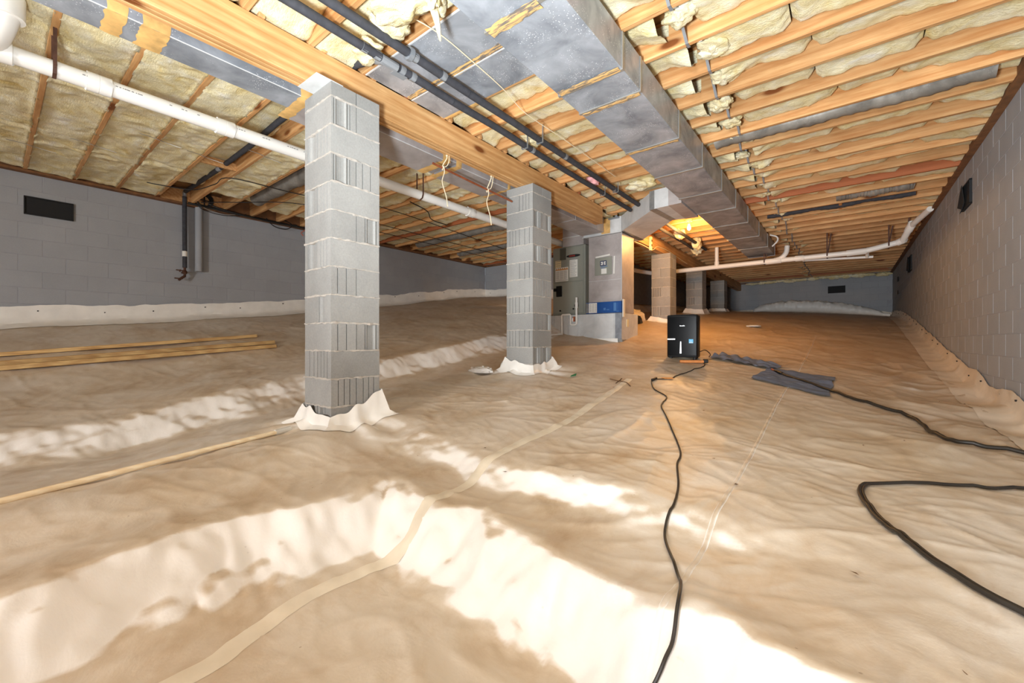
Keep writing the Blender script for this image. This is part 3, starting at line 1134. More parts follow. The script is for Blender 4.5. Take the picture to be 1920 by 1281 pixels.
# ---- duct left of the girder
LX0, LX1, LZ0 = -3.665, -3.24, 1.872
ldu = thing('return_duct', (-3.4, 2, LZ0), 'long galvanized duct with tan sealed joints, running tight along the left side of the beam', 'duct')
for x0, a, b, z0 in ((-3.49, -1.4, .02, LZ0), (-3.49, .025, 1.50, LZ0), (LX0, 1.56, 2.95, LZ0), (LX0, 3.0, 3.13, LZ0 + .03), (LX0, 3.16, 4.42, LZ0), (LX0, 4.45, 5.6, LZ0), (LX0, 5.63, 6.58, LZ0)):
    obj('duct_section', box(x0, LX1, a, b, z0, JZ - .004, .004), M['galv'] if b < 2 else M['galvd'], ldu)
    if b < 5:
        obj('bright_edge', box(LX1 - .006, LX1 + .001, a + .004, b - .004, z0 - .0012, z0 + .005, .001), M['galvb'], ldu)
for y, wd, x0 in ((-.3, .12, -3.49), (.455, .09, -3.49), (.63, .13, -3.49), (1.53, .09, LX0), (2.97, .10, LX0), (3.145, .08, LX0), (4.0, .05, LX0), (4.435, .09, LX0)):
    mastic(x0, LX1 + .004, y - wd / 2, y + wd / 2, LZ0 - .0005, int(y * 10) + 40, ldu)
    # the sealant also climbs the side next to the beam
    n = 12
    Zs = np.linspace(LZ0 - .004, JZ - .02, n)
    X, Y, Z = [], [], []
    for j in range(4):
        Y.append(y - wd / 2 + wd * j / 3 + (.01 * pn(Zs * 14, Zs * 0 + y + j, 3) if j in (0, 3) else 0) + 0 * Zs)
        X.append(LX1 + .0015 + (.003 if 0 < j < 3 else 0) + 0 * Zs)
        Z.append(Zs)
    obj('mastic_seal', grid(np.array(X), np.array(Y), np.array(Z)), M['mastic'], ldu, True)

# ---- take-off with the angled elbow between the column and the trunk
EZ0, EZ1 = 1.845, 2.105
tko = thing('elbow_duct', (-2.9, 6.8, EZ0), 'angled sheet metal elbow duct joining the upright column to the trunk duct', 'duct')
obj('duct_section', prism([(-3.64, 6.60), (-2.93, 6.60), (-2.90, 7.42), (-3.64, 7.42)], EZ0, EZ1), M['galvb'], tko)
obj('duct_section', prism([(-2.925, 6.60), (-2.10, 5.78), (-2.05, 6.48), (-2.895, 7.42)], EZ0, EZ1), M['galvb'], tko)
obj('duct_section', prism([(-2.095, 5.775), (-1.88, 5.755), (-1.88, 6.52), (-2.045, 6.485)], EZ0, EZ1), M['galvb'], tko)
obj('collar', prism([(-1.879, 5.752), (-1.704, 5.742), (-1.704, 6.56), (-1.879, 6.525)], EZ0 + .0, EZ1), M['galvd'], tko)['label'] = 'tan-lit collar against the trunk'
for (a, b), (c, d) in (((-2.93, 6.603), (-2.895, 7.42)), ((-2.10, 5.778), (-2.048, 6.485))):
    v = Vector((c - a, d - b, 0)).normalized()
    q = Vector((v.y, -v.x, 0)) * .048
    e = .003
    obj('foil_tape', prism([(a - q.x - v.x * e, b - q.y - v.y * e + .0), (a + q.x - v.x * e, b + q.y - v.y * e), (c + q.x, d + q.y), (c - q.x, d - q.y)], EZ0 - .003, EZ1 - .002), M['foiltape'], tko)
obj('tan_tape', cat(box(-3.29, -3.13, 6.592, 6.5985, EZ0 - .004, EZ1 - .002, .001), box(-3.245, -3.24, 6.590, 6.597, EZ0 + .02, EZ1 - .03, .001)), M['mastic'], tko)
obj('hanger_strap', cat(strap((-3.02, 6.62, EZ1 + .0), (-3.02, 6.58, JZ + .06), (1, 0, 0), .03), box(-3.16, -2.96, 6.585, 6.5995, EZ1 - .035, EZ1 - .005, .002)), M['steel'], tko)
obj('cleat_edge', box(-3.665, -2.92, 6.59, 6.602, EZ0 - .012, EZ0 + .002, .002), M['galvb'], tko)

# ---- air handler, its plenums and the return column
gf = -.02
ahu = thing('air_handler', (-3.95, 7.0, .49), 'grey-green air handler cabinet with paper labels, behind the second pier', 'air handler')
obj('cabinet', box(-4.36, -3.665, 6.71, 7.3, .49, 1.765, .012), M['cab'], ahu)
up = obj('access_panel', box(-4.33, -3.70, 6.695, 6.71, 1.11, 1.735, .006), M['cab'], ahu)
lo = obj('access_panel', box(-4.33, -3.70, 6.695, 6.71, .52, 1.095, .006), M['cab'], ahu)
obj('dark_plate', box(-4.19, -4.06, 6.688, 6.696, 1.52, 1.74, .002), M['cabd'], up)
bd = []
n = 20
vv = [(-3.905 + .145 * math.copysign(abs(math.cos(2 * math.pi * k / n)) ** .8, math.cos(2 * math.pi * k / n)), 1.575 + .026 * math.sin(2 * math.pi * k / n)) for k in range(n)]
obj('badge', ([(x, 6.690, z) for x, z in vv] + [(x, 6.696, z) for x, z in vv], [tuple(range(n)), tuple(range(n, 2 * n))[::-1]] + [(i, i + n, (i + 1) % n + n, (i + 1) % n) for i in range(n)]), M['vent'], up)
obj('badge_band', box(-3.99, -3.865, 6.687, 6.6905, 1.562, 1.588, .001), M['red'], up)
lab = obj('paper_label', box(-3.98, -3.815, 6.690, 6.6952, 1.185, 1.50, .0005), M['white'], up)
obj('printed_lines', cat(box(-3.965, -3.83, 6.688, 6.691, 1.503, 1.525, .0005), *[box(-3.97, -3.97 + R.uniform(.08, .14), 6.6885, 6.6905, z, z + .006, .0003) for z in np.linspace(1.2, 1.475, 14)]), M['ink'], up)
obj('paper_label', box(-4.29, -4.01, 6.690, 6.6952, 1.125, 1.385, .0005), M['white'], up)
obj('paper_label', box(-4.29, -4.165, 6.690, 6.6952, 1.39, 1.52, .0005), M['cream'], up)
obj('printed_lines', cat(*[box(-4.275 + .085 * c, -4.275 + .085 * c + .07, 6.6885, 6.6905, z, z + .006, .0003) for c in range(3) for z in np.linspace(1.17, 1.31, 9)], *[box(-4.28, -4.175, 6.6885, 6.6905, z, z + .008, .0003) for z in (1.42, 1.46, 1.5)],
                         box(-4.28, -4.02, 6.6885, 6.6905, 1.143, 1.152, .0003)), M['ink'], up)
obj('orange_header', cat(box(-4.285, -4.015, 6.6882, 6.6906, 1.335, 1.352, .0003), *[box(-4.275 + .045 * k, -4.25 + .045 * k, 6.6882, 6.6906, 1.355, 1.372, .0003) for k in range(6)]), M['orange'], up)
obj('disconnect_switch', box(-4.26, -4.145, 6.665, 6.696, .84, 1.04, .006), M['blackp'], lo)
obj('conduit', tube([(-4.30, 6.66, .97), (-4.25, 6.665, .97)], .03, 10), M['blackp'], lo)
obj('drain_port', cat(tube([(-3.83, 6.70, .655), (-3.83, 6.66, .655)], .035, 12), tube([(-3.90, 6.70, .60), (-3.90, 6.68, .60)], .015, 8), tube([(-4.18, 6.70, .575), (-4.18, 6.68, .575)], .016, 8)), M['blackp'], lo)
obj('top_plenum', box(-4.16, -3.72, 6.74, 7.25, 1.768, 2.12, .005), M['galvd'], ahu)
obj('plenum_seam', box(-4.165, -3.715, 6.73, 6.74, 1.93, 1.945, .002), M['galvb'], ahu)

fan = thing('base_plenum', (-3.7, 6.9, 0), 'low sheet metal base box under the air handler and the upright column', 'plenum')
obj('box_body', box(-4.42, -2.925, 6.605, 7.3, .03, .482, .004), M['galvb'], fan)
for x in (-4.30, -4.26, -4.12, -3.96, -3.94, -3.74, -3.43, -3.06):
    obj('standing_seam', box(x - .006, x + .006, 6.593, 6.606, .035, .478, .002), M['galvb'], fan)
obj('corner_strip', box(-3.04, -2.925, 6.597, 6.606, .035, .478, .002), M['galv'], fan)
obj('outlet_plate', box(-2.926, -2.916, 6.80, 6.88, .25, .38, .003), M['ivory'], fan)
obj('support_block', cat(box(-3.06, -2.92, 6.62, 6.72, -.12, .03, .004), box(-4.4, -4.2, 6.65, 7.2, -.15, .03, .004), box(-3.95, -3.55, 6.62, 6.8, -.15, .03, .004)), M['block'], fan)
obj('pvc_foot', tube([(-2.97, 6.68, -.13), (-2.97, 6.68, .03)], .035, 12), M['pvc'], fan)
obj('liner_skirt', cat(place(box(-.40, .32, -.004, .004, -.07, .085, .002), (-3.30, 6.585, -.03), 0, .16), place(box(-.3, .26, -.004, .004, -.07, .075, .002), (-4.15, 6.60, -.03), 0, .16)), M['flap'], fan)

col = thing('return_column', (-3.23, 6.87, .49), 'upright sheet metal duct column with grey access plate, right of the air handler', 'duct')
obj('column_body', box(-3.545, -2.925, 6.612, 7.12, .486, EZ0 - .013, .004), M['galvd'], col)
obj('corner_edge', box(-2.938, -2.922, 6.607, 6.622, .70, EZ0 - .013, .002), M['silver'], col)
obj('panel_seam', box(-3.545, -2.94, 6.606, 6.613, 1.05, 1.056, .001), M['galvb'], col)
ap = obj('access_plate', box(-3.42, -3.10, 6.598, 6.612, 1.145, 1.45, .005), M['cab'], col)
obj('tape_strip', cat(place(box(-.135, .135, -.001, .001, -.014, .014, .0005), (-3.27, 6.6, 1.472), 0, 0, -.07), place(box(-.012, .012, -.001, .001, -.15, .15, .0005), (-3.06, 6.604, 1.30), 0, 0, .03)), M['white'], col)
obj('navy_logo', cat(*[box(-3.315 + a, -3.315 + b, 6.5955, 6.5985, 1.305 + c, 1.305 + d, .0004) for a, b, c, d in
                       ((0, .12, 0, .014), (0, .12, .071, .085), (0, .014, .014, .071), (.106, .12, .014, .071), (.052, .068, .014, .071), (.014, .03, .036, .048), (.085, .106, .036, .048))]), M['navy'], ap)
obj('logo_ground', box(-3.313, -3.197, 6.597, 6.5983, 1.307, 1.388, .0004), M['white'], ap)
obj('printed_lines', cat(box(-3.31, -3.18, 6.5965, 6.5985, 1.285, 1.295, .0004), box(-3.305, -3.22, 6.5965, 6.5985, 1.262, 1.270, .0004)), M['blue2'], ap)
obj('small_label', box(-3.295, -3.195, 6.5965, 6.5985, 1.165, 1.255, .0004), M['white'], ap)
fb = thing('filter_box', (-3.24, 6.6, .58), 'blue and white air filter carton slotted across the metal column', 'filter')
obj('carton', box(-3.575, -2.912, 6.565, 6.604, .487, .678, .004), M['blue'], fb)
obj('white_panel', box(-3.515, -3.36, 6.562, 6.566, .497, .668, .001), M['white'], fb)
obj('grey_end', box(-3.57, -3.52, 6.562, 6.566, .497, .668, .001), M['foiltape'], fb)
obj('printed_lines', cat(*[box(-3.50 + .05 * c, -3.465 + .05 * c, 6.5605, 6.5625, z, z + .006, .0003) for c in range(3) for z in np.linspace(.52, .64, 7)]), M['ink'], fb)
obj('pale_print', cat(box(-3.235, -3.195, 6.5615, 6.5655, .535, .575, .0005), box(-3.18, -3.13, 6.5615, 6.5655, .535, .55, .0005), box(-3.05, -3.0, 6.5615, 6.5655, .515, .655, .0005), box(-2.98, -2.975, 6.5615, 6.5655, .52, .655, .0005), box(-3.0, -2.96, 6.5615, 6.5655, .505, .515, .0005)), M['blue2'], fb)['kind'] = 'stuff'
tag(obj('filter_door', place(box(-.008, .008, -.05, .05, -.15, .15, .003), (-2.903, 6.64, .56), .1), M['white'], None), 'loose white strip leaning on the column edge beside the blue carton', 'strip')
tr = thing('condensate_trap', (-3.85, 6.6, .4), 'white plastic drain trap looping from the air handler down to the floor', 'pipe')
obj('pipe', tube(smoothpath([(-3.83, 6.66, .655), (-3.77, 6.60, .655)], 2), .018, 10), M['pvc'], tr)
obj('riser', tube([(-3.765, 6.568, .33), (-3.765, 6.568, .79)], .019, 10), M['pvc'], tr)
obj('trap_bend', tube([(-3.765, 6.568, .37), (-3.765, 6.568, .315), (-3.79, 6.568, .30), (-3.86, 6.568, .30), (-3.885, 6.568, .315), (-3.885, 6.568, .47), (-3.905, 6.568, .49), (-4.05, 6.565, .49), (-4.07, 6.56, .47), (-4.04, 6.53, .0), (-4.03, 6.50, gz(-4.03, 6.5) + .02), (-4.12, 5.9, gz(-4.12, 5.9) + .02), (-4.2, 5.5, gz(-4.2, 5.5) + .02)], .018, 10), M['pvc'], tr, True)
obj('fitting', cat(tube([(-3.765, 6.568, .60), (-3.765, 6.568, .70)], .026, 10), tube([(-3.845, 6.568, .36), (-3.845, 6.568, .42)], .012, 8)), M['pvc'], tr)
obj('copper_stub', tube([(-3.83, 6.592, .36), (-3.83, 6.592, .45)], .024, 10), M['copper'], tr)

# ================================================================ PIPES
pz, px_ = 1.872, -4.25
dp_ = thing('drain_pipe', (px_, 2, pz), 'white plastic drain pipe slung under the joists, passing behind the block piers', 'pipe')
for a, b in ((.08, .55), (.556, 1.34), (1.346, 4.4), (4.406, 8.7)):
    obj('pipe_length', tube([(px_, a, pz), (px_, b, pz)], .0565, 20), M['pvc'], dp_, True)
for y in (.50, 1.29, 4.35):
    obj('coupling', ring_profile((px_, y - .065, pz), (px_, y + .065, pz), [(0, .056), (0, .0655), (.48, .0655), (.49, .063), (.51, .063), (.52, .0655), (1, .0655), (1, .056)], 20), M['pvc'], dp_, True)
for y in (JL0, 3.44, 6.2):
    obj('strap_hanger', cat(*[strap(a, b, (0, 1, 0), .02) for a, b in zip(
        [(px_ + .062, y, JZ + .06), (px_ + .062, y, pz), (px_ + .045, y, pz - .045), (px_, y, pz - .062), (px_ - .045, y, pz - .045), (px_ - .062, y, pz)],
        [(px_ + .062, y, pz), (px_ + .045, y, pz - .045), (px_, y, pz - .062), (px_ - .045, y, pz - .045), (px_ - .062, y, pz), (px_ - .062, y, JZ + .06)])],
        *[tube([(px_ + .0645, y, z), (px_ + .0625, y, z)], .0028, 6) for z in np.arange(1.86, 2.12, .02)]), M['iron'], dp_)
sweep = [(px_, .25, pz), (px_, .10, pz), (px_ + .02, .02, pz + .02), (px_ + .10, -.04, pz + .09), (px_ + .14, -.06, pz + .19), (px_ + .15, -.06, JZ + .1)]
obj('elbow', ring_profile((px_, .095, pz), (px_, -.06, pz), [(0, .057), (0, .070), (.35, .072), (.36, .068), (1, .068)], 20), M['pvc'], dp_, True)
obj('tee_body', ring_profile((px_, -.02, pz), (px_, -1.0, pz), [(0, .068), (.1, .07), (.3, .07), (.31, .057), (1, .057)], 20), M['pvc'], dp_, True)
obj('closet_bend', tube(smoothpath([(-4.05, .065, JZ + .1), (-4.05, .06, 2.08), (-4.06, .05, 2.0), (-4.12, .03, 1.94), (-4.22, 0, 1.89)], 5), .073, 20), M['pvc'], dp_, True)
obj('bend_hub', ring_profile((-4.05, .065, 2.0), (-4.05, .065, 2.14), [(0, .072), (0, .083), (1, .083), (1, .072)], 20), M['pvc'], dp_, True)
# faded maker's print along the pipe
q = []
rr = random.Random(2)
y = .3
while y < 2.6:
    L = rr.uniform(.006, .02)
    if rr.random() < .72:
        a = math.radians(8)
        q.append(place(box(-.004, .004, -L / 2, L / 2, -.0006, .0006, .0002), (px_ + .0567 * math.cos(a), y, pz + .0567 * math.sin(a)), 0, 0, math.pi / 2 - a))
    else:
        y += rr.uniform(.02, .07)
    y += L + .006
obj('faded_print', cat(*q), M['ink'], dp_)['kind'] = 'stuff'

# ---- two foam-covered pipes along the beam
for x, z, lb in ((-2.60, 2.035, 'black foam-covered pipe running along the beam, nearer to the beam of the two'), (-2.41, 2.035, 'black foam-covered pipe running along the beam, nearer to the trunk duct of the two')):
    t = thing('insulated_pipe', (x, 2, z), lb, 'pipe', 'foam-covered pipes beside the beam')
    nr = x < -2.5
    cutp = [-1.5, 1.60 if nr else 1.87, 1.9, 2.45, 4.1, 6.2 if nr else 6.04, 7.2, 9.9]
    for i in range(len(cutp) - 1):
        if i == 5:
            continue
        pts = [(x + .006 * float(pn(yy * 1.3, x * 9)), yy, z + .006 * float(pn(yy * 1.1, x * 5 + 7))) for yy in np.arange(cutp[i], cutp[i + 1] - .004, .12).tolist() + [cutp[i + 1] - .004]]
        obj('foam_sleeve', tube(pts, .030, 14), M['foam'], t, True)
    for yy in ((1.62, 1.72, 1.93, 2.03, 3.6) if nr else (1.90, 2.17, 3.95, 5.2)):
        obj('tape_band', ring_profile((x, yy - .022, z), (x, yy + .022, z), [(0, .030), (0, .0325), (1, .0325), (1, .030)], 14), M['greytape'], t, True)
    if nr:
        obj('torn_wrap', cat(tube([(x + .01, 1.75, z - .012), (x + .012, 1.88, z - .014)], .03, 10), strap((x - .02, 1.86, z - .04), (x - .02, 1.98, z - .035), (1, 0, 0), .05)), M['greytape'], t)
    else:
        obj('pipe_clamp', ring_profile((x, 1.84, z), (x, 1.875, z), [(0, .02), (0, .046), (1, .046), (1, .02)], 14), M['steel'], t)
        obj('bare_copper', tube([(x, 1.82, z), (x, 1.86, z)], .012, 10), M['copper'], t)
    for yy in (3.47, 5.25):
        obj('hanger_clip', cat(strap((x + .035, yy, JZ + .05), (x + .035, yy, z - .03), (0, 1, 0), .02), strap((x + .035, yy, z - .033), (x - .035, yy, z - .033), (0, 1, 0), .02), strap((x - .035, yy, z - .03), (x - .035, yy, z + .035), (0, 1, 0), .02)), M['steel'], t)

# ---- branch to the hose bib on the left wall
br = thing('branch_pipe', (-5, 1.8, 2.2), 'black foam-covered branch pipe crossing to the left wall and dropping to a hose bib', 'pipe')
by = 1.80
obj('foam_sleeve', tube([(-2.62, by, 2.05), (-2.78, by, 2.12), (-3.0, by, 2.175), (-4.4, by, 2.19)], .029, 14), M['foam'], br, True)
obj('foam_sleeve', tube([(-4.41, by, 2.19), (-5.2, by + .02, 2.185), (-6.2, by + .03, 2.20)], .029, 14), M['foam'], br, True)
obj('foam_sleeve', tube([(-6.22, by + .03, 2.20), (-7.0, by + .05, 2.245), (-7.86, by + .07, 2.29)], .029, 14), M['foam'], br, True)
obj('tape_band', ring_profile((-2.73, by, 2.10), (-2.64, by, 2.06), [(0, .030), (0, .034), (1, .034), (1, .030)], 14), M['greytape'], br, True)
for x in (-4.85, -6.21):
    obj('tape_band', ring_profile((x - .03, by + .02, 2.193), (x + .03, by + .02, 2.193), [(0, .029), (0, .032), (1, .032), (1, .029)], 12), M['greytape'], br, True)
obj('elbow', tube(smoothpath([(-7.80, by + .07, 2.29), (-7.90, by + .07, 2.28), (-7.915, by + .07, 2.20)], 5), .028, 12), M['steel'], br, True)
obj('foam_sleeve', tube([(-7.915, by + .07, 2.22), (-7.90, by + .07, 1.35)], .031, 14), M['foam'], br, True)
obj('tape_band', ring_profile((-7.90, by + .07, 1.30), (-7.90, by + .07, 1.38), [(0, .028), (0, .033), (1, .033), (1, .028)], 12), M['white'], br, True)
obj('foam_sleeve', tube([(-7.90, by + .07, 1.34), (-7.90, by + .07, 1.13)], .030, 12), M['foam'], br, True)
obj('valve_body', cat(tube([(-7.90, by + .07, 1.14), (-7.90, by + .07, .99)], .017, 10), tube([(-7.99, by + .06, 1.06), (-7.84, by + .04, 1.06)], .016, 10), ring_profile((-7.90, by + .07, 1.09), (-7.90, by + .07, 1.03), [(0, .02), (.3, .032), (.7, .032), (1, .02)], 10),
                      tube(smoothpath([(-7.90, by + .07, 1.0), (-7.88, by + .02, .96), (-7.86, by - .01, .93)], 4), .018, 10)), M['iron'], br)
obj('valve_handle', cat(tube([(-7.84, by - .05, 1.075), (-7.84, by + .05, 1.075)], .008, 8), tube([(-7.86, by, 1.06), (-7.83, by, 1.08)], .01, 8), tube([(-7.88, by - .06, .955), (-7.88, by + .04, .955)], .009, 8)), M['iron'], br)
pp = obj('painted_pipe', tube([(-7.945, 2.06, 2.12), (-7.945, 2.06, 1.10)], .05, 16), M['wall'], None, True)
tag(pp, 'grey-painted pipe against the left wall, just right of the black hose bib pipe', 'pipe')

# ---- drain line at the far end
fy = 10.3
fd = thing('far_drain', (-1, fy, 1.7), 'white plastic drain line hanging across the far end, bending to the right wall', 'pipe')
zz_ = lambda x: 1.685 + .004 * (x + 3) + (max(0, x - .25) ** 1.3) * .24
obj('pipe_length', tube([(-3.7, fy, 1.685), (-.72, fy, zz_(-.72))], .05, 16), M['pvc'], fd, True)
obj('pipe_length', tube([(-.72, fy, zz_(-.72)), (.25, fy, zz_(.25)), (.79, fy, zz_(.79))], .05, 16), M['pvc'], fd, True)
obj('pipe_length', tube([(.80, fy - .03, 1.80), (.88, fy - .35, 1.985)], .05, 16), M['pvc'], fd, True)
obj('pipe_length', tube([(.89, fy - .38, 2.0), (1.05, fy - 1.0, 2.10)], .045, 16), M['pvc'], fd, True)
obj('pipe_length', tube([(-3.7, fy, 1.685), (-3.95, fy - .25, 1.73), (-4.5, fy - .8, 1.86)], .05, 16), M['pvc'], fd, True)
for p0, p1 in (((.74, fy, zz_(.74)), (.83, fy - .06, 1.83)), ((.86, fy - .27, 1.94), (.90, fy - .42, 2.03)), ((-.80, fy, zz_(-.8)), (-.66, fy, zz_(-.66))), ((-1.32, fy, zz_(-1.3)), (-1.05, fy, zz_(-1.05))), ((.02, fy, zz_(0)), (.30, fy, zz_(.3)))):
    obj('coupling', ring_profile(p0, p1, [(0, .05), (0, .060), (1, .060), (1, .05)], 16), M['pvc'], fd, True)
obj('stack_pipe', tube([(-2.28, fy, 1.69), (-2.28, fy, 2.14)], .04, 14), M['pvc'], fd, True)
obj('stack_fitting', ring_profile((-2.28, fy, 1.70), (-2.28, fy, 1.82), [(0, .05), (.8, .05), (1, .042)], 14), M['pvc'], fd, True)
obj('sweep_bend', tube(smoothpath([(-1.20, fy, 1.70), (-1.05, fy, 1.74), (-.96, fy, 1.84), (-.94, fy, 1.98)], 5), .047, 14), M['pvc'], fd, True)
obj('thin_pipe', tube([(-.70, fy + .35, 1.70), (.42, fy + .35, 1.635)], .025, 10), M['pvc'], fd, True)
obj('thin_riser', tube([(.33, fy + .33, 1.64), (.33, fy + .1, 1.76), (.5, fy + .05, 1.77)], .03, 10), M['pvc'], fd, True)
for x in (-1.345, -.28, .62):
    z = zz_(x)
    obj('strap_hanger', cat(strap((x, fy - .055, JZ), (x, fy - .055, z - .02), (1, 0, 0), .022), strap((x, fy - .05, z - .055), (x, fy + .05, z - .055), (1, 0, 0), .022), strap((x + .06, fy + .055, JZ), (x, fy + .055, z - .02), (1, 0, 0), .022)), M['iron'], fd)
obj('strap_hanger', cat(strap((.86, fy - .42, JZ + .02), (.845, fy - .33, 1.93), (1, 0, 0), .022), strap((.96, fy - .42, JZ + .02), (.90, fy - .33, 1.95), (1, 0, 0), .022)), M['iron'], fd)
tag(obj('white_tube', tube(smoothpath([(-1.16, 9.6, 2.1), (-1.05, 9.62, 2.05), (-1.04, 9.63, 1.97), (-1.13, 9.66, 1.88)], 5), .014, 8), M['pvc'], None, True), 'thin white tube curling down beside the far end of the trunk duct', 'tube')

# ---- round flexible ducts lying in the joist bays


def flex(name, x0, x1, y, z0, z1, r, label, mat, seed):
    n = 60
    pts, rr_ = [], []
    for i in range(n):
        t = i / (n - 1)
        pts.append((x0 + (x1 - x0) * t, y + .03 * float(pn(t * 4, seed)), z0 + (z1 - z0) * t + .025 * float(pn(t * 5, seed + 4))))
        rr_.append(r * (1 + .06 * math.cos(i * 2.1) + .10 * float(pn(t * 9, seed + 8))))
    return tag(obj(name, tube(pts, rr_, 16), mat, None, True), label, 'duct' if name == 'flexible_duct' else 'pipe', 'round flexible ducts in the joist bays' if name == 'flexible_duct' else None)


flex('flexible_duct', -1.12, .95, 5.02, 2.215, 2.20, .085, 'wrinkled silver flexible duct in a joist bay, right of the trunk duct, nearest of those', M['flex'], 1)
flex('flexible_duct', -.1, .75, 7.96, 2.20, 2.19, .085, 'wrinkled silver flexible duct farther down the right-hand joist bays', M['flex'], 2)
flex('foam_line', -1.05, .8, 8.38, 2.17, 2.17, .05, 'black ragged insulated line in a right-hand joist bay beyond the flexible ducts', M['foam'], 3)
flex('flexible_duct', -7.1, -4.2, 2.59, 2.20, 2.20, .10, 'smooth grey round duct in a joist bay left of the nearest pier', M['flex'], 4)
flex('flexible_duct', -7.4, -4.6, 5.95, 2.185, 2.185, .10, 'crinkled foil flexible duct seen between the first two piers, nearer of that pair', M['flex'], 5)
flex('flexible_duct', -7.4, -5.0, 7.21, 2.185, 2.185, .10, 'crinkled foil flexible duct seen between the first two piers, farther of that pair', M['flex'], 6)

# ================================================================ THINGS ON THE WALLS


def vent(axis, fixed, sgn, a0, a1, z0, z1, label, flapc=False):
    c = (a0 + a1) / 2
    loc = (fixed, c, (z0 + z1) / 2) if axis == 'x' else (c, fixed, (z0 + z1) / 2)
    t = thing('foundation_vent', loc, label, 'vent', 'foundation vents')
    s0, s1 = sorted((fixed + sgn * .001, fixed + sgn * .012))
    B = lambda p0, p1, q0, q1, b=.002: box(s0, s1, p0, p1, q0, q1, b) if axis == 'x' else box(p0, p1, s0, s1, q0, q1, b)
    obj('vent_panel', B(a0 + .01, a1 - .01, z0 + .01, z1 - .01), M['vent'], t)
    s0, s1 = sorted((fixed + sgn * .0, fixed + sgn * .026))
    obj('vent_frame', cat(B(a0, a1, z0 - .004, z0 + .012), B(a0, a1, z1 - .012, z1 + .004), B(a0, a0 + .012, z0, z1), B(a1 - .012, a1, z0, z1)), M['vent'], t)
    if flapc:
        f = fixed + sgn * .03
        pts = [(a1, z1 + .02), (a1, z0 + .05), (a1 - .1, z0), (a1 - .13, z0 - .05), (a1 - .18, z0 + .07), (a1 - .25, z1 - .02)]
        V = [(f + sgn * .03 * (k % 2), a, z) for k, (a, z) in enumerate(pts)] + [(f + sgn * .03 * (k % 2) - sgn * .004, a, z) for k, (a, z) in enumerate(pts)]
        n = len(pts)
        obj('curled_cover', (V, [tuple(range(n)), tuple(range(n, 2 * n))[::-1]] + [(i, i + n, (i + 1) % n + n, (i + 1) % n) for i in range(n)]), M['vent'], t)
    return t


vent('x', XL, 1, .27, .70, 1.595, 1.815, 'black rectangular foundation vent cover on the left wall, above the stacked boards')
vent('x', XR, -1, 6.98, 7.40, 1.58, 1.86, 'nearer black vent on the right wall, its cover torn and curling', True)
vent('x', XR, -1, 12.45, 12.9, 1.55, 1.88, 'farther black vent on the right wall, near the end corner', True)
vent('y', YF, -1, -.45, .0, 1.59, 1.81, 'black rectangular vent opening in the end wall')
tag(obj('wall_stain', cat(box(XR - .024, XR - .019, 15.2, 15.45, 1.62, 1.75, .001), box(XR - .024, XR - .019, 15.25, 15.4, 1.28, 1.38, .001)), M['vent'], None), 'two small dark holes in the right wall close to the end corner', 'hole')

cb = thing('cable_bundle', (-7.9, 2.4, 2.2), 'bundle of black cables with a round coil, strung along the top of the left wall', 'cable')
obj('coil', cat(*[tube([(-7.86 + .02 * k, 2.10 + (.085 + .008 * k) * math.cos(a), 2.205 + (.085 + .008 * k) * math.sin(a)) for a in np.linspace(0, 2 * math.pi, 25)], .009, 6, False) for k in range(4)],
                tube([(-7.83, 2.02, 2.205), (-7.83, 2.18, 2.205)], .008, 6), tube([(-7.83, 2.10, 2.12), (-7.83, 2.10, 2.29)], .008, 6)), M['black'], cb)
obj('cable_run', tube(smoothpath([(-7.86, 1.9, 2.12), (-7.84, 2.12, 2.115), (-7.84, 2.5, 2.105), (-7.84, 3.0, 2.10), (-7.84, 3.5, 2.10), (-7.84, 3.9, 2.11)], 5), .02, 8), M['black'], cb, True)
obj('cable_run', tube(smoothpath([(-7.83, 2.15, 2.17), (-7.80, 2.35, 2.115), (-7.80, 3.1, 2.075), (-7.80, 3.5, 2.11)], 5), .013, 8), M['black'], cb, True)
obj('slack_loop', tube(smoothpath([(-7.86, 1.98, 2.16), (-7.88, 2.1, 2.07), (-7.9, 2.35, 2.05), (-7.88, 2.6, 2.09), (-7.86, 2.7, 2.14)], 6), .005, 6), M['black'], cb, True)
obj('slack_loop', tube(smoothpath([(-7.86, 2.02, 2.15), (-7.88, 2.15, 2.09), (-7.9, 2.4, 2.07), (-7.88, 2.62, 2.12)], 6), .004, 6), M['wire'], cb, True)
obj('slack_loop', tube(smoothpath([(-7.85, 3.0, 2.14), (-7.9, 3.15, 2.04), (-7.9, 3.35, 2.03), (-7.88, 3.45, 2.12), (-7.85, 3.3, 2.17)], 6), .008, 6), M['black'], cb, True)
obj('pink_tail', tube(smoothpath([(-7.86, 3.62, 2.18), (-7.88, 3.7, 2.10), (-7.9, 3.62, 2.02), (-7.9, 3.66, 1.97)], 5), .009, 6), M['pinkwire'], cb, True)
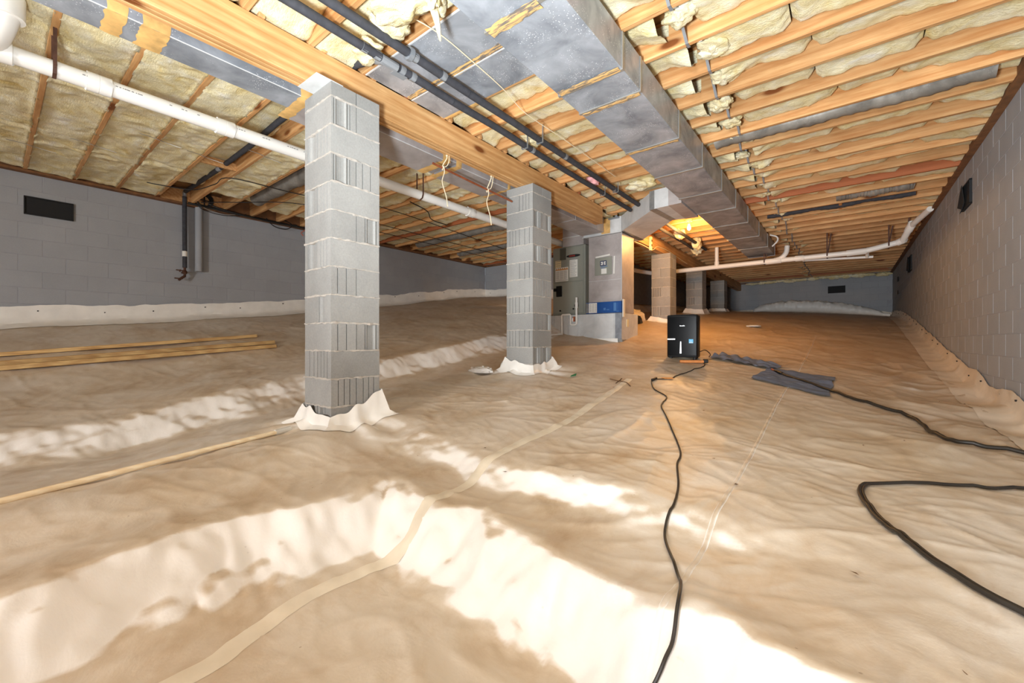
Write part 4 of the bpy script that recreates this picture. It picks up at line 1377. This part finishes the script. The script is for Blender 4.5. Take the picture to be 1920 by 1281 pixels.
for i, (pts, lb) in enumerate([([(-7.2, 1.3, 2.100), (-7.15, 1.42, 2.09), (-7.0, 1.75, 2.085), (-6.5, 1.86, 2.075), (-6.09, 1.93, 2.075), (-6.0, 2.8, 2.075), (-5.6, 3.8, 2.075), (-6.0, 7.3, 2.075)], 'thin black cable draped under the joists, looping past the foam-covered branch pipe'),
                               ([(-7.6, 2.0, 2.100), (-7.1, 2.3, 2.075), (-6.4, 3.0, 2.075), (-6.44, 4.4, 2.075), (-6.5, 7.9, 2.075)], 'thin black cable running from the cable coil along the joists behind the nearest pier'),
                               ([(-7.7, 3.6, 2.075), (-7.0, 3.9, 2.075), (-6.9, 5.6, 2.075), (-6.9, 8.4, 2.075)], 'thin black cable under the joists behind the piers, lowest of the three')]):
    tag(obj('cable', tube(smoothpath(pts, 6), .006, 6), M['black'], None, True), lb, 'cable', 'thin cables under the left joists')
tag(obj('cable', tube(smoothpath([(-5.05, 3.9, 2.075), (-5.2, 4.35, 2.075), (-5.5, 4.7, 2.075), (-5.55, 5.1, 2.075)], 5), .008, 6), M['black'], None, True), 'short dark cable crossing the joists behind the drain pipe between two piers', 'cable')

# ---- light bulb
lb = thing('light_bulb', (-2.16, 7.72, 2.12), 'bare glowing light bulb in a white ceiling socket behind the elbow duct', 'lamp')
obj('socket', ring_profile((-2.16, 7.72, JZ + .02), (-2.16, 7.72, 2.07), [(0, .055), (.45, .055), (.5, .04), (1, .025)], 16), M['ivory'], lb)
obj('glass_bulb', ring_profile((-2.16, 7.72, 2.07), (-2.16, 7.72, 1.965), [(0, .014), (.18, .018), (.4, .028), (.65, .033), (.85, .026), (.97, .012), (1, .002)], 16), M['bulb'], lb, True)
pl = bpy.data.lights.new('bulb_light', 'POINT')
pl.energy, pl.color, pl.shadow_soft_size = 62, (1.0, .52, .17), .034
plo = bpy.data.objects.new('bulb_light', pl)
C.objects.link(plo)
plo.location = (-2.16, 7.72, 1.925)
eb = thing('outlet_box', (-2.98, 8.08, 1.92), 'pale electrical outlet strip fixed on the side of the beam near the bulb', 'electrical box')
obj('box', box(-2.998, -2.955, 8.04, 8.11, 1.78, 2.05, .004), M['ivory'], eb)
obj('socket_slot', cat(box(-2.956, -2.951, 8.055, 8.095, 1.86, 1.90, .001), box(-2.956, -2.951, 8.055, 8.095, 1.95, 1.99, .001)), M['black'], eb)
obj('white_cable', tube(smoothpath([(-2.97, 8.1, 1.8), (-2.98, 8.25, 1.83), (-2.985, 8.5, 1.93), (-2.985, 9.2, 1.95), (-2.985, 10.0, 1.9), (-2.98, 10.5, 1.87)], 5), .007, 6), M['ivory'], eb, True)
obj('white_cable', tube(smoothpath([(-2.97, 8.04, 1.80), (-3.0, 7.7, 1.83), (-3.03, 7.4, 1.84), (-3.05, 7.15, 1.90)], 5), .007, 6), M['ivory'], eb, True)

# ---- hanging copper rod and strings
rod = tag(obj('copper_rod', tube([(-3.19, 2.74, 1.765), (-3.18, 3.3, 1.735), (-3.165, 3.965, 1.70)], .011, 10), M['copper'], None), 'rusty copper rod slung below the beam by two white strings', 'rod')
for y, zl, lbl in ((2.86, 1.37, 'white string with a long loop tied under the beam, nearer to the first pier'), (3.53, 1.33, 'white string tied under the beam, nearer to the second pier')):
    zr = 1.765 - .065 * (y - 2.74) / 1.22
    tag(obj('hanging_string', cat(tube(smoothpath([(-3.10, y, 1.90), (-3.13, y + .01, 1.84), (-3.17, y, zr + .03), (-3.20, y + .01, zr), (-3.18, y, zr - .025), (-3.165, y, zr + .01), (-3.165, y + .01, zr - .05), (-3.175, y - .01, zr - .15), (-3.16, y + .03, zl + .1), (-3.16, y + .05, zl)], 5), .005, 6),
                                  tube(smoothpath([(-3.10, y + .015, 1.89), (-3.13, y + .04, 1.83), (-3.16, y + .045, zr + .03), (-3.18, y + .02, zr + .01)], 4), .004, 6),
                                  ring_profile((-3.115, y, 1.875), (-3.12, y, 1.85), [(0, .006), (.5, .012), (1, .006)], 8)), M['string'], None, True), lbl, 'string')
tag(obj('white_wire', tube(smoothpath([(-2.34, 1.25, 2.12), (-2.25, 1.5, 2.10), (-2.18, 1.88, 2.112), (-2.2, 2.3, 2.113), (-2.24, 2.71, 2.112), (-2.3, 3.1, 2.10), (-2.3, 3.8, 2.115), (-2.3, 5.0, 2.11)], 5), .004, 6), M['string'], None, True), 'thin white wire crossing under the flat sheet metal between pipes and trunk duct', 'wire')

# ================================================================ THINGS ON THE GROUND


def on_ground(pts, r, sub=6, lift=.0):
    p = smoothpath([(x, y, 0) for x, y in pts], sub)
    return [(q.x, q.y, max(gz(q.x, q.y), gz(q.x + .01, q.y), gz(q.x, q.y + .01)) + r * .9 + lift) for q in p]


def beam(p0, p1, wd, ht):
    """sawn board laid between two ground points"""
    a, b = Vector(p0), Vector(p1)
    L = (b - a).length
    rz = math.atan2(b.y - a.y, b.x - a.x)
    ry = -math.asin((b.z - a.z) / L)
    return place(box(0, L, -wd / 2, wd / 2, 0, ht, .004), a, rz, 0, ry)


def laid(x0, y0, x1, y1, up=0.):
    """end points at the lowest straight line that clears the ground between them"""
    t = np.linspace(0, 1, 40)
    g = ground(x0 + (x1 - x0) * t, y0 + (y1 - y0) * t)
    a, c = np.polyfit(t, g, 1)
    k = np.max(g - (a * t + c)) * .5
    return (x0, y0, c + k + up), (x1, y1, a + c + k + up)


def board(x0, y0, x1, y1, wd, ht, label, up=0.):
    return tag(obj('lumber_board', beam(*laid(x0, y0, x1, y1, up), wd, ht), M['lumber'], None), label, 'board', 'boards left on the liner')


board(-6.17, -.9, -5.87, 2.36, .09, .045, 'front pine board of the lumber lying by the left wall, nearest to the camera')
board(-6.27, -.9, -6.02, 2.40, .09, .045, 'middle pine board of the lumber lying by the left wall, longest', .012)
board(-6.60, -.9, -6.52, 2.36, .10, .04, 'rear pine board of the lumber lying by the left wall, nearest to the wall')
a, b_ = laid(-2.62, -.9, -3.14, 1.36, .006)
pole = thing('wooden_pole', a, 'long pale wooden pole lying on the liner, its tip against the nearest pier', 'pole')
obj('shaft', tube([a, Vector(a).lerp(Vector(b_), .5), b_], [.016, .0155, .015], 10), M['pole'], pole, True)
obj('pale_sleeve', ring_profile(Vector(b_).lerp(Vector(a), .05), b_, [(0, .014), (0, .020), (1, .020), (1, .012)], 10), M['clear'], pole)

cordp = [(-.45, 1.0), (-.418, 1.079), (-.384, 1.142), (-.376, 1.22), (-.417, 1.397), (-.488, 1.545), (-.564, 1.689), (-.59, 1.786), (-.594, 1.906), (-.645, 2.126), (-.73, 2.386), (-.767, 2.571), (-.881, 2.859), (-1.064, 3.245),
         (-1.226, 3.576), (-1.286, 3.892), (-1.468, 4.1), (-1.62, 4.42), (-1.60, 4.50), (-1.49, 4.62), (-1.475, 4.77), (-1.47, 4.94), (-1.43, 5.25), (-1.371, 5.50), (-1.40, 5.68), (-1.44, 5.74)]
xc = thing('extension_cord', (-.6, 1.8, gz(-.6, 1.8)), 'black extension cord snaking from the foreground to the dehumidifier', 'cord')
obj('cable', tube([(-.52, .72, gz(-.52, .72) + .006), (-.48, .9, gz(-.48, .9) + .006)] + on_ground(cordp, .0055, 8, .002), .0055, 8), M['hose'], xc, True)
obj('plug', tube([(-1.615, 4.43, gz(-1.615, 4.43) + .016), (-1.60, 4.51, gz(-1.60, 4.51) + .018)], [.016, .013], 8), M['black'], xc, True)
obj('cord_tag', place(box(-.06, .06, -.02, .02, -.002, .002, .0005), (-1.51, 4.60, gz(-1.51, 4.60) + .012), .6, .2), M['ostrip'], xc)

hz = [(-.576, 5.80), (-.398, 5.62), (-.15, 5.377), (.059, 5.099), (.239, 4.95), (.408, 4.83), (.47, 4.587), (.495, 4.244), (.562, 4.052), (.688, 3.99), (.844, 3.914), (1.0, 3.82)]
h1 = thing('garden_hose', (.2, 5, gz(.2, 5)), 'black hose curving from the blue-grey cloth towards the right wall', 'hose')
obj('hose_tube', tube(on_ground(hz, .014, 8, .006), .014, 10), M['hose'], h1, True)
g_ = [(-.60, 5.83), (-.70, 5.95)]
obj('hose_end', ring_profile((-.575, 5.80, gz(-.575, 5.8) + .02), (-.67, 5.91, gz(-.67, 5.91) + .02), [(0, .015), (.05, .021), (.7, .021), (.75, .012), (1, .010)], 10), M['blackp'], h1)
obj('brass_tip', ring_profile((-.67, 5.91, gz(-.67, 5.91) + .02), (-.70, 5.945, gz(-.70, 5.945) + .02), [(0, .008), (.5, .012), (1, .012)], 8), M['copper'], h1)
lp = [(.55, 1.60), (.45, 1.69), (.377, 1.75), (.328, 1.792), (.275, 1.857), (.215, 1.953), (.16, 2.083), (.108, 2.221), (.068, 2.409), (.051, 2.585), (.069, 2.727), (.115, 2.784), (.24, 2.868), (.402, 2.967), (.536, 3.023), (.671, 3.11), (.85, 3.22), (.98, 3.32)]
h2 = thing('hose_loop', (.1, 2.3, gz(.1, 2.3)), 'black hose making a wide bend on the liner at the right', 'hose')
obj('hose_tube', tube(on_ground(lp, .0085, 8, .004), .0085, 10), M['hose'], h2, True)
obj('hose_tube', tube([(x + .014, y + .004, z + .003) for x, y, z in on_ground(lp, .0065, 8, .003)], .0065, 8), M['hose'], h2, True)

# ---- dehumidifier
DX, DY, DR = -1.715, 5.88, math.radians(6.5)
dgz = gz(-1.72, 5.85)
dh = thing('dehumidifier', (DX, DY, dgz), 'black dehumidifier with glossy front and blue sticker standing on the liner', 'dehumidifier')


def rbox(w_, d_, z0, z1, rc=.03, n=5, taper=.0):
    poly = []
    for sx, sy, a0 in ((1, 1, 0), (-1, 1, 90), (-1, -1, 180), (1, -1, 270)):
        for k in range(n):
            a = math.radians(a0 + 90 * k / (n - 1))
            poly.append((sx * (w_ / 2 - rc) + rc * math.cos(a), sy * (d_ / 2 - rc) + rc * math.sin(a)))
    m = len(poly)
    V, F = [], []
    lv = [(z0, .96), (z0 + .015, 1.0), (z1 - .02, 1.0), (z1 - .006, .985), (z1, .95)]
    for z, s in lv:
        V += [(x * s, y * s, z) for x, y in poly]
    for i in range(len(lv) - 1):
        for k in range(m):
            F.append((i * m + k, i * m + (k + 1) % m, i * m + m + (k + 1) % m, i * m + m + k))
    F += [tuple(range(m))[::-1], tuple(range((len(lv) - 1) * m, len(lv) * m))]
    return V, F


D = lambda vf: place(vf, (DX, DY, dgz), DR)
obj('body', D(rbox(.385, .23, .025, .59, .022)), M['blackp'], dh, True)
obj('front_panel', D(box(-.178, .178, -.122, -.110, .05, .565, .004)), M['blackg'], dh)
obj('brand_strip', D(cat(*[box(-.028 + .011 * k, -.020 + .011 * k, -.1235, -.1215, .438, .452 if k in (0, 4) else .448, .0005) for k in range(6)])), M['silver'], dh)
obj('silver_bar', D(box(-.185, -.085, -.1245, -.1215, .258, .275, .001)), M['silver'], dh)
obj('level_window', D(([(-.028, -.1245, .075), (-.006, -.1245, .075), (-.009, -.1245, .235), (-.022, -.1245, .235), (-.028, -.121, .075), (-.006, -.121, .075), (-.009, -.121, .235), (-.022, -.121, .235)],
                         [(0, 1, 2, 3), (7, 6, 5, 4), (0, 4, 5, 1), (1, 5, 6, 2), (2, 6, 7, 3), (3, 7, 4, 0)])), M['silver'], dh)
obj('sticker', D(box(.086, .140, -.1240, -.1215, .212, .266, .0005)), M['cyan'], dh)
obj('sticker_print', D(cat(box(.092, .134, -.1250, -.1238, .216, .225, .0003), box(.10, .126, -.1250, -.1238, .24, .244, .0003))), M['white'], dh)
obj('top_grille', D(cat(*[box(-.15, .15, -.08 + .02 * k, -.07 + .02 * k, .588, .596, .001) for k in range(8)])), M['blackp'], dh)
for sx in (-1, 1):
    for sy in (-1, 1):
        obj('foot', D(tube([(sx * .15, sy * .08, -.015), (sx * .15, sy * .08, .03)], .02, 10)), M['black'], dh)
obj('power_lead', tube(smoothpath([(-1.53, 5.98, dgz + .10), (-1.46, 5.96, dgz + .12), (-1.38, 5.88, dgz + .07), (-1.37, 5.78, dgz + .035)], 5), .006, 6), M['hose'], dh, True)
ps = thing('power_strip', (-1.50, 5.72, gz(-1.5, 5.72)), 'orange-brown power strip on the liner at the foot of the dehumidifier', 'power strip')
obj('strip_body', place(box(-.15, .15, -.024, .024, 0, .034, .006), (-1.545, 5.66, max(gz(-1.6, 5.62), gz(-1.48, 5.7)) + .004), math.radians(28)), M['ostrip'], ps)
obj('socket_hole', cat(*[place(box(-.012, .012, -.008, .008, .033, .036, .0005), (-1.545 + .05 * k * math.cos(.49), 5.66 + .05 * k * math.sin(.49), max(gz(-1.6, 5.62), gz(-1.48, 5.7)) + .004), .49) for k in (-2, -1, 0, 1, 2)]), M['debris'], ps)
obj('plug', place(box(-.03, .03, -.02, .02, 0, .05, .008), (-1.40, 5.73, gz(-1.4, 5.73) + .01), .5), M['black'], ps)

# ---- blue-grey cloth


def sheet(c, nu, nv, mat, name, parent, lift=.006, wr=.012, jag=.02, seed=1):
    A, B, Cc, Dd = [np.array(p, float) for p in c]
    u = np.linspace(0, 1, nu)[:, None]
    v = np.linspace(0, 1, nv)[None]
    ju = jag * pn(v * 6, v * 0 + seed, 3)
    X = (A[0] * (1 - u) + B[0] * u) * (1 - v) + (Dd[0] * (1 - u) + Cc[0] * u) * v
    Y = (A[1] * (1 - u) + B[1] * u) * (1 - v) + (Dd[1] * (1 - u) + Cc[1] * u) * v
    X = X + jag * pn(u * 7 + 0 * v, v * 5 + seed, 4)
    Y = Y + jag * pn(u * 6 + 3 + 0 * v, v * 5 + seed, 5)
    Z = ground(X, Y) + lift + wr * np.abs(pn(X * 7 + Y * 2, Y * 4 - X * 2, 7)) + .004
    return obj(name, grid(X, Y, Z), mat, parent, True)


fs = thing('drop_cloth', (-.5, 5.7, gz(-.5, 5.7)), 'blue-grey cloth spread on the liner right of the dehumidifier, hose end on it', 'cloth')
sheet([(-.83, 5.30), (-.13, 5.02), (-.10, 6.20), (-.74, 6.08)], 40, 50, M['cloth'], 'flat_sheet', fs)
sheet([(-1.44, 6.02), (-.74, 5.98), (-.58, 6.32), (-1.36, 6.55)], 50, 24, M['cloth'], 'bunched_strip', fs, .01, .05, .03, 4)

# ---- roll of spare liner against the end wall
rl = thing('liner_roll', (-.9, 16.9, .95), 'long white roll of spare liner lying against the end wall', 'roll')
nu, nv = 120, 22
u = np.linspace(0, 1, nu)[:, None]
ph = np.linspace(0, 2 * math.pi, nv)[None]
xx = -2.55 + 3.6 * u + 0 * ph
rad = (.06 + .16 * np.sin(np.clip(u * 1.05, 0, 1) ** .75 * math.pi) ** .6) * (1 + .10 * pn(u * 30 + 0 * ph, np.cos(ph) * 2 + 5, 3) + .06 * pn(u * 60, np.sin(ph) * 4, 4))
gg = ground(xx, 0 * xx + 16.9)
obj('roll_body', grid(xx, 16.92 + rad * np.cos(ph) * 1.2 + .05 * pn(u * 5 + 0 * ph, 0 * ph + 2), gg + .10 + rad * (1 + np.sin(ph)) * .95 - .1), M['flap'], rl, True)

# ---- scraps
tag(obj('green_scrap', place(([(-.03, -.02, .0), (.03, -.025, .012), (.04, .02, .035), (-.02, .025, .012), (-.03, -.02, .003), (.03, -.025, .015), (.04, .02, .038), (-.02, .025, .015)],
                               [(0, 1, 2, 3), (7, 6, 5, 4), (0, 4, 5, 1), (1, 5, 6, 2), (2, 6, 7, 3), (3, 7, 4, 0)]), (-2.40, 4.11, gz(-2.40, 4.11) + .004), .5), M['green'], None), 'small green plastic scrap on the liner right of the second pier', 'scrap')
for pts, lbl in (([(-2.02, 4.25), (-1.93, 4.24), (-1.82, 4.22), (-1.72, 4.10)], 'thin twig lying on the liner, left of the cord plug, longer of two'), ([(-1.90, 4.14), (-1.915, 4.28), (-1.93, 4.36)], 'short twig standing across the longer twig on the liner')):
    tag(obj('twig', tube(on_ground(pts, .004, 4, .003), .004, 6), M['twig'], None, True), lbl, 'twig')
lf = []
rr = random.Random(11)
for k in range(70):
    x, y = rr.uniform(-2.6, .9), rr.uniform(1.2, 12)
    if -2.1 < x < -1.2 and 5.3 < y < 6.3:
        continue
    s = rr.uniform(.006, .018)
    v = [(rr.uniform(-s, s), rr.uniform(-s, s), rr.uniform(0, s * .5)) for _ in range(5)]
    lf.append(place((v, [(0, 1, 2), (0, 2, 3), (0, 3, 4), (1, 4, 2)]), (x, y, gz(x, y) + .003)))
tag(obj('debris', cat(*lf), M['debris'], None), 'scattered dry leaf crumbs and dirt flecks on the liner', 'debris', None, 'stuff')


def crumple(name, x, y, sx, sy, sz, seed, mat, label, cat_):
    nu, nv = 26, 14
    th = np.linspace(0, 2 * math.pi, nu + 1)[:, None]
    ph = np.linspace(.02, math.pi * .62, nv)[None]
    nx, ny, nz = np.cos(th) * np.sin(ph), np.sin(th) * np.sin(ph), np.cos(ph) + 0 * th
    r = 1 + .4 * (np.abs(pn(nx * 2.2 + seed, ny * 2.2 + nz, seed)) - .2) + .2 * (np.abs(pn(nx * 5 + nz * 3, ny * 5 + seed, seed + 2)) - .2)
    r[-1] = r[0]
    return tag(obj(name, grid(x + sx * r * nx, y + sy * r * ny, gz(x, y) + .02 + sz * r * nz), mat, None, True), label, cat_)


crumple('crumpled_sheet', -3.72, 8.7, .32, .34, .22, 3, M['flapd'], 'heap of crumpled liner in the dark gap left of the tan-lit pier', 'heap')
crumple('dark_rag', -3.40, 8.45, .09, .14, .13, 5, M['black'], 'dark crumpled rag against the foot of the tan-lit pier', 'rag')
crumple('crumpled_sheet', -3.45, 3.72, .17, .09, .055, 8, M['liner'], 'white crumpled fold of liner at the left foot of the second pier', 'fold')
crumple('clear_scrap', -1.45, 9.6, .13, .10, .03, 9, M['clear'], 'small pale plastic scrap on the liner far behind the dehumidifier', 'scrap')
